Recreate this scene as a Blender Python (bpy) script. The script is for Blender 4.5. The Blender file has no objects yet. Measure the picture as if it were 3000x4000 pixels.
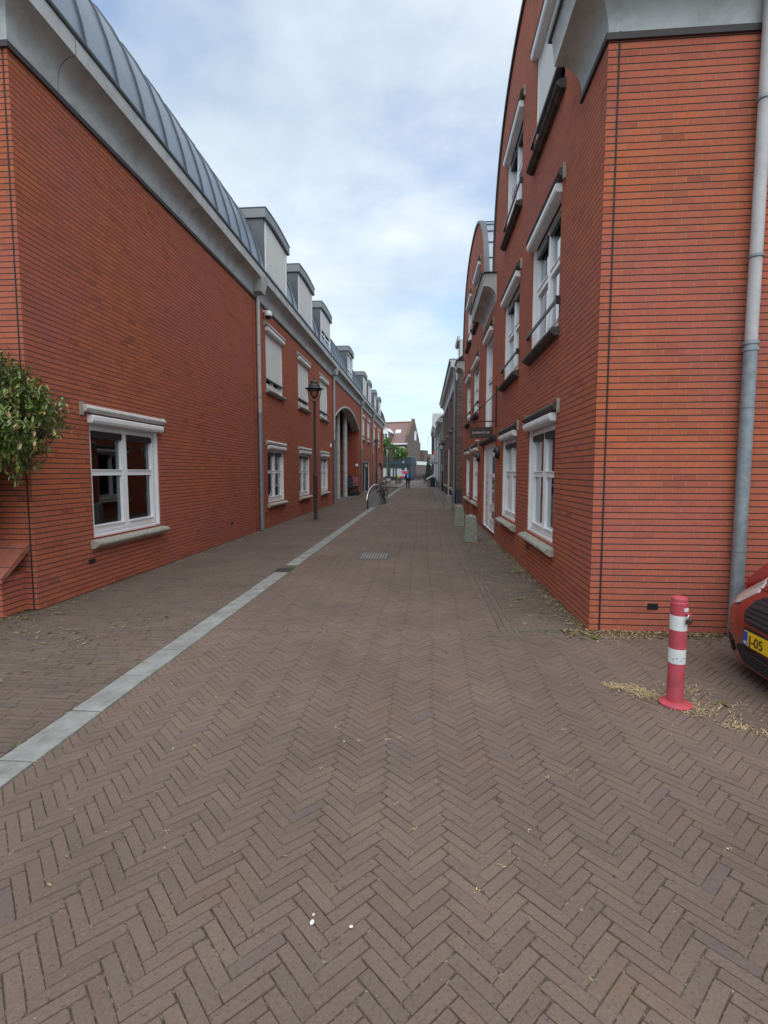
import bpy, bmesh, math, random
from mathutils import Vector, Matrix, noise
random.seed(7)
R = math.radians
C = bpy.context.scene.collection
SC = bpy.context.scene
XL, XR = -4.42, 1.66

# ------------------------------------------------------------------ materials
def nodes_of(name):
    m = bpy.data.materials.new(name); m.use_nodes = True
    nt = m.node_tree; b = nt.nodes['Principled BSDF']
    return m, nt, nt.nodes, nt.links, b

def N(nt, kind, **kw):
    n = nt.nodes.new(kind)
    for k, v in kw.items(): setattr(n, k, v)
    return n

def math_n(nt, op, a, b=None, c=None):
    n = nt.nodes.new('ShaderNodeMath'); n.operation = op
    for i, v in enumerate((a, b, c)):
        if v is None: continue
        if isinstance(v, (int, float)): n.inputs[i].default_value = v
        else: nt.links.new(v, n.inputs[i])
    return n.outputs[0]

def mix_c(nt, fac, a, b, blend='MIX'):
    n = nt.nodes.new('ShaderNodeMix'); n.data_type = 'RGBA'; n.blend_type = blend
    for idx, v in ((0, fac), (6, a), (7, b)):
        if isinstance(v, (int, float)): n.inputs[idx].default_value = v
        elif isinstance(v, tuple): n.inputs[idx].default_value = (*v[:3], 1)
        else: nt.links.new(v, n.inputs[idx])
    return n.outputs[2]

def ramp(nt, src, stops):
    n = nt.nodes.new('ShaderNodeValToRGB')
    el = n.color_ramp.elements
    while len(el) < len(stops): el.new(0.5)
    for e, (p, c) in zip(el, stops):
        e.position = p; e.color = (c, c, c, 1) if isinstance(c, (int, float)) else (*c, 1)
    nt.links.new(src, n.inputs[0]); return n.outputs[0]

def noise_n(nt, scale, detail=4, rough=.55, vec=None):
    n = nt.nodes.new('ShaderNodeTexNoise'); n.inputs['Scale'].default_value = scale
    n.inputs['Detail'].default_value = detail; n.inputs['Roughness'].default_value = rough
    if vec is None:
        g = nt.nodes.new('ShaderNodeNewGeometry'); vec = g.outputs['Position']
    nt.links.new(vec, n.inputs['Vector']); return n.outputs[0]

def bump(nt, b, h, strength=.3, dist=.01):
    n = nt.nodes.new('ShaderNodeBump'); n.inputs['Strength'].default_value = strength
    n.inputs['Distance'].default_value = dist
    nt.links.new(h, n.inputs['Height']); nt.links.new(n.outputs[0], b.inputs['Normal'])

def mat(name, col, rough=.6, metal=0, var=.15, scale=6, bmp=0, fine=60, dirt=None, dirt_amt=.5, spec=None, coat=0):
    m, nt, ns, lk, b = nodes_of(name)
    f = noise_n(nt, scale)
    v = ramp(nt, f, [(.3, 1 - var), (.7, 1 + var * .4)])
    c = mix_c(nt, 1, col, v, 'MULTIPLY')
    if dirt:
        f2 = noise_n(nt, scale * .6 + 1.7, 6, .7)
        c = mix_c(nt, math_n(nt, 'MULTIPLY', ramp(nt, f2, [(.45, 0), (.75, 1)]), dirt_amt), c, dirt)
    lk.new(c, b.inputs['Base Color'])
    b.inputs['Roughness'].default_value = rough; b.inputs['Metallic'].default_value = metal
    if spec is not None: b.inputs['Specular IOR Level'].default_value = spec
    if coat: b.inputs['Coat Weight'].default_value = coat; b.inputs['Coat Roughness'].default_value = .08
    if bmp: bump(nt, b, noise_n(nt, fine, 3), bmp, .004)
    return m

def brick_mat(name, c1, c2, bed, head, L=.22, Hh=.0625, bedw=.17, headw=.035, bond=.5, jitter=.25, grime=(.12, .08, .07), gamt=.3, purple=None):
    m, nt, ns, lk, b = nodes_of(name)
    uv = ns.new('ShaderNodeUVMap'); sp = ns.new('ShaderNodeSeparateXYZ'); lk.new(uv.outputs[0], sp.inputs[0])
    wob = noise_n(nt, 9, 2)
    u, v = sp.outputs[0], math_n(nt, 'ADD', sp.outputs[1], math_n(nt, 'MULTIPLY', math_n(nt, 'SUBTRACT', wob, .5), .004))
    rv = math_n(nt, 'DIVIDE', v, Hh); row = math_n(nt, 'FLOOR', rv); fv = math_n(nt, 'FRACT', rv)
    wn = ns.new('ShaderNodeTexWhiteNoise'); wn.noise_dimensions = '1D'; lk.new(row, wn.inputs['W'])
    off = math_n(nt, 'ADD', math_n(nt, 'MULTIPLY', row, bond), math_n(nt, 'MULTIPLY', wn.outputs[0], jitter))
    ru = math_n(nt, 'ADD', math_n(nt, 'DIVIDE', u, L), off)
    col = math_n(nt, 'FLOOR', ru); fu = math_n(nt, 'FRACT', ru)
    cb = ns.new('ShaderNodeCombineXYZ'); lk.new(col, cb.inputs[0]); lk.new(row, cb.inputs[1])
    w2 = ns.new('ShaderNodeTexWhiteNoise'); w2.noise_dimensions = '2D'; lk.new(cb.outputs[0], w2.inputs[0])
    rnd = w2.outputs[0]
    base = mix_c(nt, rnd, c1, c2)
    burnt = ramp(nt, math_n(nt, 'FRACT', math_n(nt, 'MULTIPLY', rnd, 17.31)), [(.90, 0), (.97, 1)])
    base = mix_c(nt, math_n(nt, 'MULTIPLY', burnt, .45), base, tuple(q * .5 for q in c2))
    pale = ramp(nt, noise_n(nt, 3.1, 7, .72), [(.56, 0), (.72, 1)])
    base = mix_c(nt, math_n(nt, 'MULTIPLY', pale, .22), base, (c1[0] * .95, c1[1] * 1.9, c1[2] * 2.4))
    big = noise_n(nt, .6, 4)
    if purple: base = mix_c(nt, math_n(nt, 'MULTIPLY', ramp(nt, big, [(.4, 0), (.65, 1)]), .6), base, purple)
    fn = noise_n(nt, 45, 4, .7)
    base = mix_c(nt, 1, base, ramp(nt, fn, [(.25, .84), (.75, 1.1)]), 'MULTIPLY')
    gr = noise_n(nt, 1.3, 6, .65)
    base = mix_c(nt, math_n(nt, 'MULTIPLY', ramp(nt, gr, [(.5, 0), (.8, 1)]), gamt), base, grime)
    ew = math_n(nt, 'MULTIPLY', math_n(nt, 'SUBTRACT', fn, .5), .05)
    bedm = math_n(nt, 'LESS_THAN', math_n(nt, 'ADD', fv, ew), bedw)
    hm = math_n(nt, 'LESS_THAN', math_n(nt, 'ADD', fu, math_n(nt, 'MULTIPLY', ew, .3)), headw)
    c = mix_c(nt, hm, base, head)
    # pointing sand lodged on the upper arris of the brick below
    lite = math_n(nt, 'MULTIPLY', math_n(nt, 'LESS_THAN', fv, bedw * .34), bedm)
    c = mix_c(nt, bedm, c, bed)  # red brick's near-black bed colour includes the overhang shade in the joint
    c = mix_c(nt, math_n(nt, 'MULTIPLY', lite, .75), c, head)
    lk.new(c, b.inputs['Base Color']); b.inputs['Roughness'].default_value = .85
    b.inputs['Specular IOR Level'].default_value = .25
    inv = math_n(nt, 'SUBTRACT', 1, math_n(nt, 'MAXIMUM', bedm, math_n(nt, 'MULTIPLY', hm, .5)))
    hgt = math_n(nt, 'ADD', inv, math_n(nt, 'MULTIPLY', fn, .25))
    bump(nt, b, hgt, .6, .006)
    return m

def paver_mat(name, a, bcol, cc, moss=0.0, mosscol=(.105, .092, .066)):
    m, nt, ns, lk, b = nodes_of(name)
    g = ns.new('ShaderNodeNewGeometry'); rnd = g.outputs['Random Per Island']
    base = ramp(nt, rnd, [(0, a), (.45, bcol), (.8, cc), (.96, tuple(x * .92 for x in a)), (1, (a[0] * .9, a[1] * .95, a[2] * 1.12))])
    st = noise_n(nt, 90, 5, .75)
    base = mix_c(nt, 1, base, ramp(nt, st, [(.2, .6), (.5, 1), (.8, 1.25)]), 'MULTIPLY')
    bro = noise_n(nt, 2.1, 3, .5)
    base = mix_c(nt, math_n(nt, 'MULTIPLY', ramp(nt, bro, [(.58, 0), (.70, 1)]), .35), base, (a[0] * 1.1, a[1] * .92, a[2] * .72))
    bg = noise_n(nt, .8, 5, .6)
    base = mix_c(nt, 1, base, ramp(nt, bg, [(.3, .80), (.7, 1.12)]), 'MULTIPLY')
    sc = noise_n(nt, 2.6, 8, .75)
    base = mix_c(nt, math_n(nt, 'MULTIPLY', ramp(nt, sc, [(.52, 0), (.68, 1)]), .35 + moss * .4), base, mosscol)
    spots = noise_n(nt, 52, 3, .55)
    base = mix_c(nt, math_n(nt, 'MULTIPLY', ramp(nt, spots, [(.62, 0), (.70, 1)]), .55), base, (.03, .028, .026))
    lk.new(base, b.inputs['Base Color']); b.inputs['Roughness'].default_value = .8
    b.inputs['Specular IOR Level'].default_value = .3
    bump(nt, b, noise_n(nt, 160, 4, .7), .5, .003)
    return m

def glass_mat(name, tint=(.55, .6, .62), refl=1.0):
    m = bpy.data.materials.new(name); m.use_nodes = True
    nt = m.node_tree; nt.nodes.clear()
    out = nt.nodes.new('ShaderNodeOutputMaterial')
    gl = nt.nodes.new('ShaderNodeBsdfGlossy'); gl.inputs['Roughness'].default_value = .015
    gl.inputs['Color'].default_value = (.95, .97, 1, 1)
    tr = nt.nodes.new('ShaderNodeBsdfTransparent'); tr.inputs['Color'].default_value = (*tint, 1)
    fr = nt.nodes.new('ShaderNodeFresnel'); fr.inputs['IOR'].default_value = 1.62
    f = math_n(nt, 'MINIMUM', math_n(nt, 'MULTIPLY', fr.outputs[0], 1.6 * refl), .95)
    mx = nt.nodes.new('ShaderNodeMixShader'); nt.links.new(f, mx.inputs[0])
    nt.links.new(tr.outputs[0], mx.inputs[1]); nt.links.new(gl.outputs[0], mx.inputs[2])
    nt.links.new(mx.outputs[0], out.inputs['Surface'])
    return m

M = {}
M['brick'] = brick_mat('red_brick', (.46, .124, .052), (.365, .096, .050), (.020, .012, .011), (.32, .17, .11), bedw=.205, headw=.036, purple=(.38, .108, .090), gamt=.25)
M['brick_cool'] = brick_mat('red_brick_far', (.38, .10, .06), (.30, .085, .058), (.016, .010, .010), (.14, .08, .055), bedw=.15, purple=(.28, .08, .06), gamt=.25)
M['brown_brick'] = brick_mat('brown_brick', (.20, .12, .095), (.08, .055, .055), (.16, .135, .11), (.17, .14, .12), L=.21, Hh=.066, headw=.06, gamt=.35, grime=(.04, .035, .035))
M['grey_brick'] = brick_mat('grey_brown_brick', (.21, .155, .138), (.16, .125, .115), (.13, .105, .09), (.13, .105, .09), gamt=.3)
M['coping'] = brick_mat('coping_brick', (.40, .12, .07), (.32, .09, .06), (.06, .04, .03), (.2, .12, .09), L=.068, Hh=.22, bedw=.05, headw=.17)
M['paver'] = paver_mat('street_pavers', (.158, .114, .090), (.166, .121, .095), (.150, .110, .090))
M['paver_l'] = paver_mat('pavement_pavers', (.138, .103, .083), (.152, .112, .090), (.125, .095, .078), moss=.2, mosscol=(.085, .072, .045))
M['paver_r'] = paver_mat('mossy_pavers', (.142, .108, .086), (.158, .120, .094), (.128, .10, .08), moss=.4, mosscol=(.075, .07, .045))
M['sand'] = mat('joint_sand', (.062, .050, .036), .95, var=.5, scale=28, bmp=.4)
def speck_sand():
    m, nt, ns, lk, b = nodes_of('street_joint_sand')
    f = noise_n(nt, 42, 4, .7)
    c = ramp(nt, f, [(.3, (.04, .032, .024)), (.46, (.07, .055, .042)), (.56, (.10, .095, .05)), (.63, (.28, .23, .15))])
    lk.new(c, b.inputs['Base Color']); b.inputs['Roughness'].default_value = .95
    return m
M['sand'] = speck_sand()
M['asphalt'] = mat('far_paving', (.14, .115, .10), .9, var=.25, scale=2, bmp=.3)
M['slab'] = mat('gutter_concrete', (.262, .27, .257), .85, var=.25, scale=5, bmp=.4, fine=150, dirt=(.11, .092, .075), dirt_amt=.7)
M['kerb'] = mat('kerb_concrete', (.27, .27, .255), .85, var=.2, scale=5, bmp=.3, dirt=(.12, .11, .09))
M['cove'] = mat('pale_cove_concrete', (.50, .53, .52), .8, var=.16, scale=2.2, bmp=.15, dirt=(.20, .21, .195), dirt_amt=.6)
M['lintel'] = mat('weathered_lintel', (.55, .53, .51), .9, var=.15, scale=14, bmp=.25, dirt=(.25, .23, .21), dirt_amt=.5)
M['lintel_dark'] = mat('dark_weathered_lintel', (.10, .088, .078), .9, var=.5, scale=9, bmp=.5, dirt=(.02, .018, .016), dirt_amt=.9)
M['sill'] = mat('concrete_sill', (.38, .365, .31), .85, var=.2, scale=25, bmp=.5, dirt=(.09, .08, .055), dirt_amt=.8)
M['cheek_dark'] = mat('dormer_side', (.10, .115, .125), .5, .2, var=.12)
M['ledge'] = mat('shadow_ledge', (.05, .042, .042), .7)  # ledge colour darkened to paint in the shadow line under the cove
M['zinc'] = mat('zinc_roof', (.24, .285, .33), .42, .55, var=.12, scale=1.5)
M['zinc_seam'] = mat('zinc_seams', (.075, .095, .12), .5, .4, var=.1)
M['zinc_dark'] = mat('dark_zinc', (.085, .095, .10), .5, .3, var=.2, scale=3)
M['cheek'] = mat('dormer_cladding', (.215, .235, .24), .55, .15, var=.08, scale=2)
M['pipe'] = mat('painted_downpipe', (.44, .435, .435), .5, var=.12, scale=5, dirt=(.26, .22, .21), dirt_amt=.5)
M['pipe_zinc'] = mat('galvanised_pipe', (.23, .26, .28), .5, .35, var=.25, scale=12, dirt=(.33, .35, .36), dirt_amt=.6)
M['white'] = mat('white_frame', (.82, .84, .85), .35, var=.05, scale=4)
M['cassette'] = mat('white_cassette', (.76, .77, .77), .4, var=.06, scale=4, dirt=(.35, .34, .33), dirt_amt=.3)
M['screen'] = mat('roller_screen', (.66, .67, .63), .8, var=.05, scale=3)
M['black'] = mat('black_metal', (.018, .019, .022), .45, var=.2)
M['rubber'] = mat('rubber', (.02, .02, .021), .8, var=.3, scale=30)
M['vent'] = mat('vent_grille', (.012, .012, .013), .7)
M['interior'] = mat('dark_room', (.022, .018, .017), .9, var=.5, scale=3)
M['curtain'] = mat('net_curtain', (.17, .185, .18), .85, var=.15, scale=5)
M['glass'] = glass_mat('window_glass')
M['lampglass'] = glass_mat('lantern_glass', (.85, .83, .86), 1.0)
M['iron'] = mat('lamp_iron', (.052, .050, .058), .5, .1, var=.25, scale=15)
M['rust'] = mat('sign_steel', (.058, .033, .033), .6, .1, var=.25, scale=9)
M['letter'] = mat('cut_letters', (.50, .48, .46), .6)
M['stone'] = mat('granite_bollard', (.27, .27, .235), .9, var=.25, scale=30, bmp=.9, fine=45, dirt=(.07, .075, .055), dirt_amt=.7)
M['red_paint'] = mat('faded_red_paint', (.47, .055, .078), .6, var=.25, scale=14, bmp=.12, dirt=(.30, .085, .10), dirt_amt=.8)
M['white_paint'] = mat('reflective_white', (.62, .64, .63), .4, var=.08, scale=14, dirt=(.42, .42, .40), dirt_amt=.4)
M['brass'] = mat('rusty_padlock', (.07, .045, .035), .55, .4, var=.5, scale=60)
M['steel'] = mat('polished_steel', (.60, .61, .62), .22, .95, var=.1)
M['galv'] = mat('galvanised_plate', (.33, .36, .37), .5, .4, var=.2, scale=12)
M['plinth'] = mat('dark_plinth', (.045, .05, .062), .7, var=.25, scale=3)
M['cream'] = mat('cream_paint', (.55, .52, .46), .55, var=.08)
M['render'] = mat('white_render', (.56, .58, .56), .75, var=.08, scale=1.5, dirt=(.38, .40, .39), dirt_amt=.4)
M['greycornice'] = mat('cornice_paint', (.50, .52, .51), .6, var=.08, dirt=(.28, .29, .29), dirt_amt=.35)
M['shopblue'] = mat('dark_teal_fascia', (.020, .038, .052), .55, var=.15, scale=3)
M['wood'] = mat('dark_bench_wood', (.075, .05, .045), .75, var=.3, scale=12)
M['bark'] = mat('plane_bark', (.13, .12, .09), .9, var=.45, scale=14, bmp=.7, fine=25)
M['denim'] = mat('dark_trousers', (.022, .024, .032), .9)
M['jacket'] = mat('blue_jacket', (.035, .075, .13), .8)
M['backpack'] = mat('blue_backpack', (.012, .075, .33), .7)
M['skin'] = mat('skin', (.45, .26, .19), .55, var=.05)
M['hair'] = mat('grey_blond_hair', (.36, .29, .19), .7)
M['white_cloth'] = mat('white_plastic', (.62, .65, .68), .5)
M['redsign'] = mat('red_sign', (.50, .03, .035), .5)
M['poster'] = mat('shop_poster', (.45, .50, .52), .5, var=.3, scale=3)
M['posterred'] = mat('poster_red', (.50, .03, .08), .5)
M['bin'] = mat('dark_bin', (.022, .028, .036), .5)
M['planterpot'] = mat('grey_planter', (.10, .105, .10), .8, var=.2)
M['flower_y'] = mat('yellow_flower', (.75, .42, .06), .6, var=.4, scale=25)
M['flower_p'] = mat('pink_flower', (.65, .12, .25), .6, var=.4, scale=25)
M['flower_w'] = mat('white_flower', (.75, .7, .62), .6)
M['hedge'] = mat('grey_green_shrub', (.06, .085, .07), .8, var=.5, scale=8)
M['lichen'] = mat('yellow_lichen_verge', (.19, .13, .05), .9, var=.5, scale=5, dirt=(.12, .08, .06))
M['grate'] = mat('cast_iron_grate', (.10, .095, .085), .6, .3, var=.3, scale=30)
M['dark_hole'] = mat('dark_hole', (.008, .008, .008), .95)
M['pink'] = mat('pink_fabric', (.20, .06, .075), .8)
M['straw'] = mat('dry_straw', (.52, .40, .21), .9, var=.4, scale=20)
M['pebble'] = mat('white_stone', (.75, .74, .70), .7)

def leaf_mat(name, a, bcol, cc):
    m, nt, ns, lk, b = nodes_of(name)
    g = ns.new('ShaderNodeNewGeometry')
    base = ramp(nt, g.outputs['Random Per Island'], [(0, a), (.5, bcol), (1, cc)])
    lk.new(base, b.inputs['Base Color']); b.inputs['Roughness'].default_value = .42
    b.inputs['Transmission Weight'].default_value = 0
    b.inputs['Subsurface Weight'].default_value = 0
    return m
M['leaf'] = leaf_mat('shrub_leaves', (.05, .10, .018), (.13, .20, .035), (.24, .28, .07))
M['leaf_red'] = leaf_mat('young_shrub_leaves', (.24, .20, .05), (.26, .12, .05), (.32, .28, .11))
M['leaf_tree'] = leaf_mat('tree_leaves', (.07, .17, .02), (.14, .30, .04), (.24, .42, .08))
M['litter'] = leaf_mat('fallen_leaves', (.09, .065, .035), (.22, .16, .08), (.34, .27, .15))

def car_paint():
    m, nt, ns, lk, b = nodes_of('car_paint')
    b.inputs['Base Color'].default_value = (.22, .012, .008, 1)
    f = noise_n(nt, 3, 5)
    lk.new(mix_c(nt, math_n(nt, 'MULTIPLY', ramp(nt, f, [(.45, 0), (.8, 1)]), .3), (.23, .014, .009), (.17, .03, .02)), b.inputs['Base Color'])
    b.inputs['Roughness'].default_value = .35; b.inputs['Metallic'].default_value = .25
    b.inputs['Coat Weight'].default_value = .9; b.inputs['Coat Roughness'].default_value = .06
    return m
M['carpaint'] = car_paint()
M['carglass'] = mat('car_glass', (.015, .018, .02), .04)
M['headlight'] = mat('headlight_lens', (.55, .56, .56), .12, .35, var=.3, scale=14, coat=1)
M['plate'] = mat('yellow_plate', (.72, .46, .01), .35, var=.03)
M['plateblue'] = mat('plate_blue', (.01, .07, .40), .4, var=.03)

def tile_mat():
    m, nt, ns, lk, b = nodes_of('glazed_roof_tiles')
    g = ns.new('ShaderNodeNewGeometry')
    f = noise_n(nt, .5, 5)
    c = mix_c(nt, ramp(nt, f, [(.35, 0), (.65, 1)]), (.24, .115, .10), (.17, .11, .10))
    lk.new(c, b.inputs['Base Color']); b.inputs['Roughness'].default_value = .3
    return m
M['tile'] = tile_mat()

# ------------------------------------------------------------------ mesh builder
class MB:
    def __init__(s): s.v = []; s.f = []; s.mi = []
    def add(s, verts, faces, mi=0):
        n = len(s.v); s.v += [tuple(p) for p in verts]
        s.f += [tuple(i + n for i in f) for f in faces]; s.mi += [mi] * len(faces); return s
    def box(s, x0, x1, y0, y1, z0, z1, mi=0):
        v = [(x, y, z) for x in (x0, x1) for y in (y0, y1) for z in (z0, z1)]
        return s.add(v, [(0, 1, 3, 2), (4, 6, 7, 5), (0, 4, 5, 1), (2, 3, 7, 6), (0, 2, 6, 4), (1, 5, 7, 3)], mi)
    def obox(s, c, ax, ay, az, hx, hy, hz, mi=0):
        c, ax, ay, az = Vector(c), Vector(ax), Vector(ay), Vector(az)
        v = [c + ax * i * hx + ay * j * hy + az * k * hz for i in (-1, 1) for j in (-1, 1) for k in (-1, 1)]
        return s.add(v, [(0, 1, 3, 2), (4, 6, 7, 5), (0, 4, 5, 1), (2, 3, 7, 6), (0, 2, 6, 4), (1, 5, 7, 3)], mi)
    def quad(s, a, b, c, d, mi=0): return s.add([a, b, c, d], [(0, 1, 2, 3)], mi)
    def prism(s, poly, a, b, axis='y', mi=0, caps=True):
        n = len(poly)
        def P(p, t):
            return {'y': (p[0], t, p[1]), 'x': (t, p[0], p[1]), 'z': (p[0], p[1], t)}[axis]
        v = [P(p, a) for p in poly] + [P(p, b) for p in poly]
        f = [(i, (i + 1) % n, n + (i + 1) % n, n + i) for i in range(n)]
        if caps: f += [tuple(range(n)), tuple(range(2 * n - 1, n - 1, -1))]
        return s.add(v, f, mi)
    def tube(s, pts, r, seg=8, mi=0, closed=False, caps=True):
        pts = [Vector(p) for p in pts]; n = len(pts); rr = r if isinstance(r, (list, tuple)) else [r] * n
        rings = []; prev = None
        for i, p in enumerate(pts):
            if closed: d = pts[(i + 1) % n] - pts[i - 1]
            else: d = pts[min(i + 1, n - 1)] - pts[max(i - 1, 0)]
            d.normalize()
            if prev is None:
                u = d.cross(Vector((0, 0, 1)))
                if u.length < .05: u = d.cross(Vector((1, 0, 0)))
            else: u = prev - d * prev.dot(d)
            u.normalize(); prev = u; w = d.cross(u)
            rings.append([p + (u * math.cos(2 * math.pi * k / seg) + w * math.sin(2 * math.pi * k / seg)) * rr[i] for k in range(seg)])
        v = [q for ring in rings for q in ring]; f = []
        m = n if closed else n - 1
        for i in range(m):
            a, b = i * seg, ((i + 1) % n) * seg
            for k in range(seg): f.append((a + k, a + (k + 1) % seg, b + (k + 1) % seg, b + k))
        if caps and not closed: f += [tuple(range(seg - 1, -1, -1)), tuple(range((n - 1) * seg, n * seg))]
        return s.add(v, f, mi)
    def lathe(s, prof, c=(0, 0, 0), seg=20, mi=0, sx=1, sy=1):
        v = []; f = []; n = len(prof)
        for r, z in prof:
            for k in range(seg):
                a = 2 * math.pi * k / seg; v.append((c[0] + r * sx * math.cos(a), c[1] + r * sy * math.sin(a), c[2] + z))
        for i in range(n - 1):
            for k in range(seg): f.append((i * seg + k, i * seg + (k + 1) % seg, (i + 1) * seg + (k + 1) % seg, (i + 1) * seg + k))
        f += [tuple(range(seg - 1, -1, -1)), tuple(range((n - 1) * seg, n * seg))]
        return s.add(v, f, mi)
    def ball(s, c, r, seg=10, rings=6, mi=0):
        rx, ry, rz = r if isinstance(r, (tuple, list)) else (r, r, r)
        pr = [(max(math.sin(math.pi * i / rings), .02), -math.cos(math.pi * i / rings)) for i in range(rings + 1)]
        v = []; f = []
        for a, z in pr:
            for k in range(seg):
                t = 2 * math.pi * k / seg; v.append((c[0] + rx * a * math.cos(t), c[1] + ry * a * math.sin(t), c[2] + rz * z))
        for i in range(rings):
            for k in range(seg): f.append((i * seg + k, i * seg + (k + 1) % seg, (i + 1) * seg + (k + 1) % seg, (i + 1) * seg + k))
        f += [tuple(range(seg - 1, -1, -1)), tuple(range(rings * seg, (rings + 1) * seg))]
        return s.add(v, f, mi)
    def islands(s):
        par = list(range(len(s.v)))
        def fd(a):
            while par[a] != a: par[a] = par[par[a]]; a = par[a]
            return a
        for f in s.f:
            for i in f[1:]: par[fd(i)] = fd(f[0])
        g = {}
        for f, m_ in zip(s.f, s.mi): g.setdefault(fd(f[0]), []).append((f, m_))
        out = []
        for fs in g.values():
            mb = MB(); ids = {}
            for f, m_ in fs:
                for i in f:
                    if i not in ids: ids[i] = len(mb.v); mb.v.append(s.v[i])
                mb.f.append(tuple(ids[i] for i in f)); mb.mi.append(m_)
            out.append(mb)
        return out
    def build(s, name, m, parent=None, bevel=0, smooth=False, recalc=True, uv=True, sub=0, split=False):
        if split:
            return [q.build(name, m, parent, bevel, smooth, recalc, uv, sub) for q in s.islands()][0]
        me = bpy.data.meshes.new(name)
        off = Vector((0, 0, 0)); p = parent
        while p is not None: off += Vector(p.location); p = p.parent
        if parent is not None and parent.get('_local'): off = Vector((0, 0, 0))
        me.from_pydata([tuple(Vector(q) - off) for q in s.v], [], s.f)
        for mm in (m if isinstance(m, (list, tuple)) else [m]): me.materials.append(M[mm] if isinstance(mm, str) else mm)
        if any(s.mi): me.polygons.foreach_set('material_index', s.mi)
        if recalc:
            bm = bmesh.new(); bm.from_mesh(me); bmesh.ops.recalc_face_normals(bm, faces=bm.faces); bm.to_mesh(me); bm.free()
        me.update()
        if uv:
            ul = me.uv_layers.new(name='UVMap')
            vs = s.v
            for poly in me.polygons:
                n = poly.normal; ax, ay, az = abs(n.x), abs(n.y), abs(n.z)
                for li in poly.loop_indices:
                    q = vs[me.loops[li].vertex_index]
                    if az >= ax and az >= ay: t = (q[0], q[1])
                    elif ax >= ay: t = (q[1], q[2])
                    else: t = (q[0], q[2])
                    ul.data[li].uv = t
        if smooth:
            me.polygons.foreach_set('use_smooth', [True] * len(me.polygons))
        o = bpy.data.objects.new(name, me); C.objects.link(o)
        if parent is not None: o.parent = parent
        if bevel:
            b = o.modifiers.new('bevel', 'BEVEL'); b.width = bevel; b.segments = 2; b.limit_method = 'ANGLE'; b.angle_limit = R(40)
        if sub:
            b = o.modifiers.new('sub', 'SUBSURF'); b.levels = sub; b.render_levels = sub
        if smooth and not sub:
            try:
                me.set_sharp_from_angle(angle=R(35))
            except Exception: pass
        return o

def tag(o, label=None, cat=None, group=None, kind=None):
    if label: o['label'] = label
    if cat: o['category'] = cat
    if group: o['group'] = group
    if kind: o['kind'] = kind
    return o

def thing(name, label, cat, loc=(0, 0, 0), rz=0, group=None):
    o = bpy.data.objects.new(name, None); C.objects.link(o); o.location = loc; o.rotation_euler = (0, 0, rz)
    o.empty_display_size = .2
    return tag(o, label, cat, group)

def local_thing(name, label, cat, loc, rz=0, group=None):
    """parts are built in local coordinates"""
    o = thing(name, label, cat, (0, 0, 0), 0, group); o['_l'] = 1
    LOCS.append((o, loc, rz)); return o
LOCS = []
def finish_locals():
    for o, loc, rz in LOCS:
        o.location = loc; o.rotation_euler = (0, 0, rz)
        if '_l' in o: del o['_l']

def copy_tree(o, parent=None):
    c = o.copy(); C.objects.link(c); c.parent = parent
    for ch in list(o.children): copy_tree(ch, c)
    return c
def dup(o, loc, rz, label):
    c = copy_tree(o); c['label'] = label; LOCS.append((c, loc, rz)); return c

def sweep(profile, path, closed_prof=False):
    """profile [(out,z)], path [(x,y)]; out = to the LEFT-hand normal of travel direction (dy,-dx)->right. mitred."""
    mb = MB(); n = len(profile); P = [Vector(p) for p in path]
    for i, p in enumerate(P):
        def nrm(a, b):
            d = (b - a).normalized(); return Vector((d.y, -d.x))
        if i == 0: o = nrm(P[0], P[1])
        elif i == len(P) - 1: o = nrm(P[-2], P[-1])
        else:
            n1, n2 = nrm(P[i - 1], P[i]), nrm(P[i], P[i + 1]); o = (n1 + n2); o = o / (o.dot(n1))
        for out, z in profile: mb.v.append((p.x + o.x * out, p.y + o.y * out, z))
    for i in range(len(P) - 1):
        for k in range(n if closed_prof else n - 1):
            k2 = (k + 1) % n
            mb.f.append((i * n + k, i * n + k2, (i + 1) * n + k2, (i + 1) * n + k)); mb.mi.append(0)
    if closed_prof:
        mb.f += [tuple(range(n)), tuple(range(len(P) * n - 1, (len(P) - 1) * n - 1, -1))]; mb.mi += [0, 0]
    return mb

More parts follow.
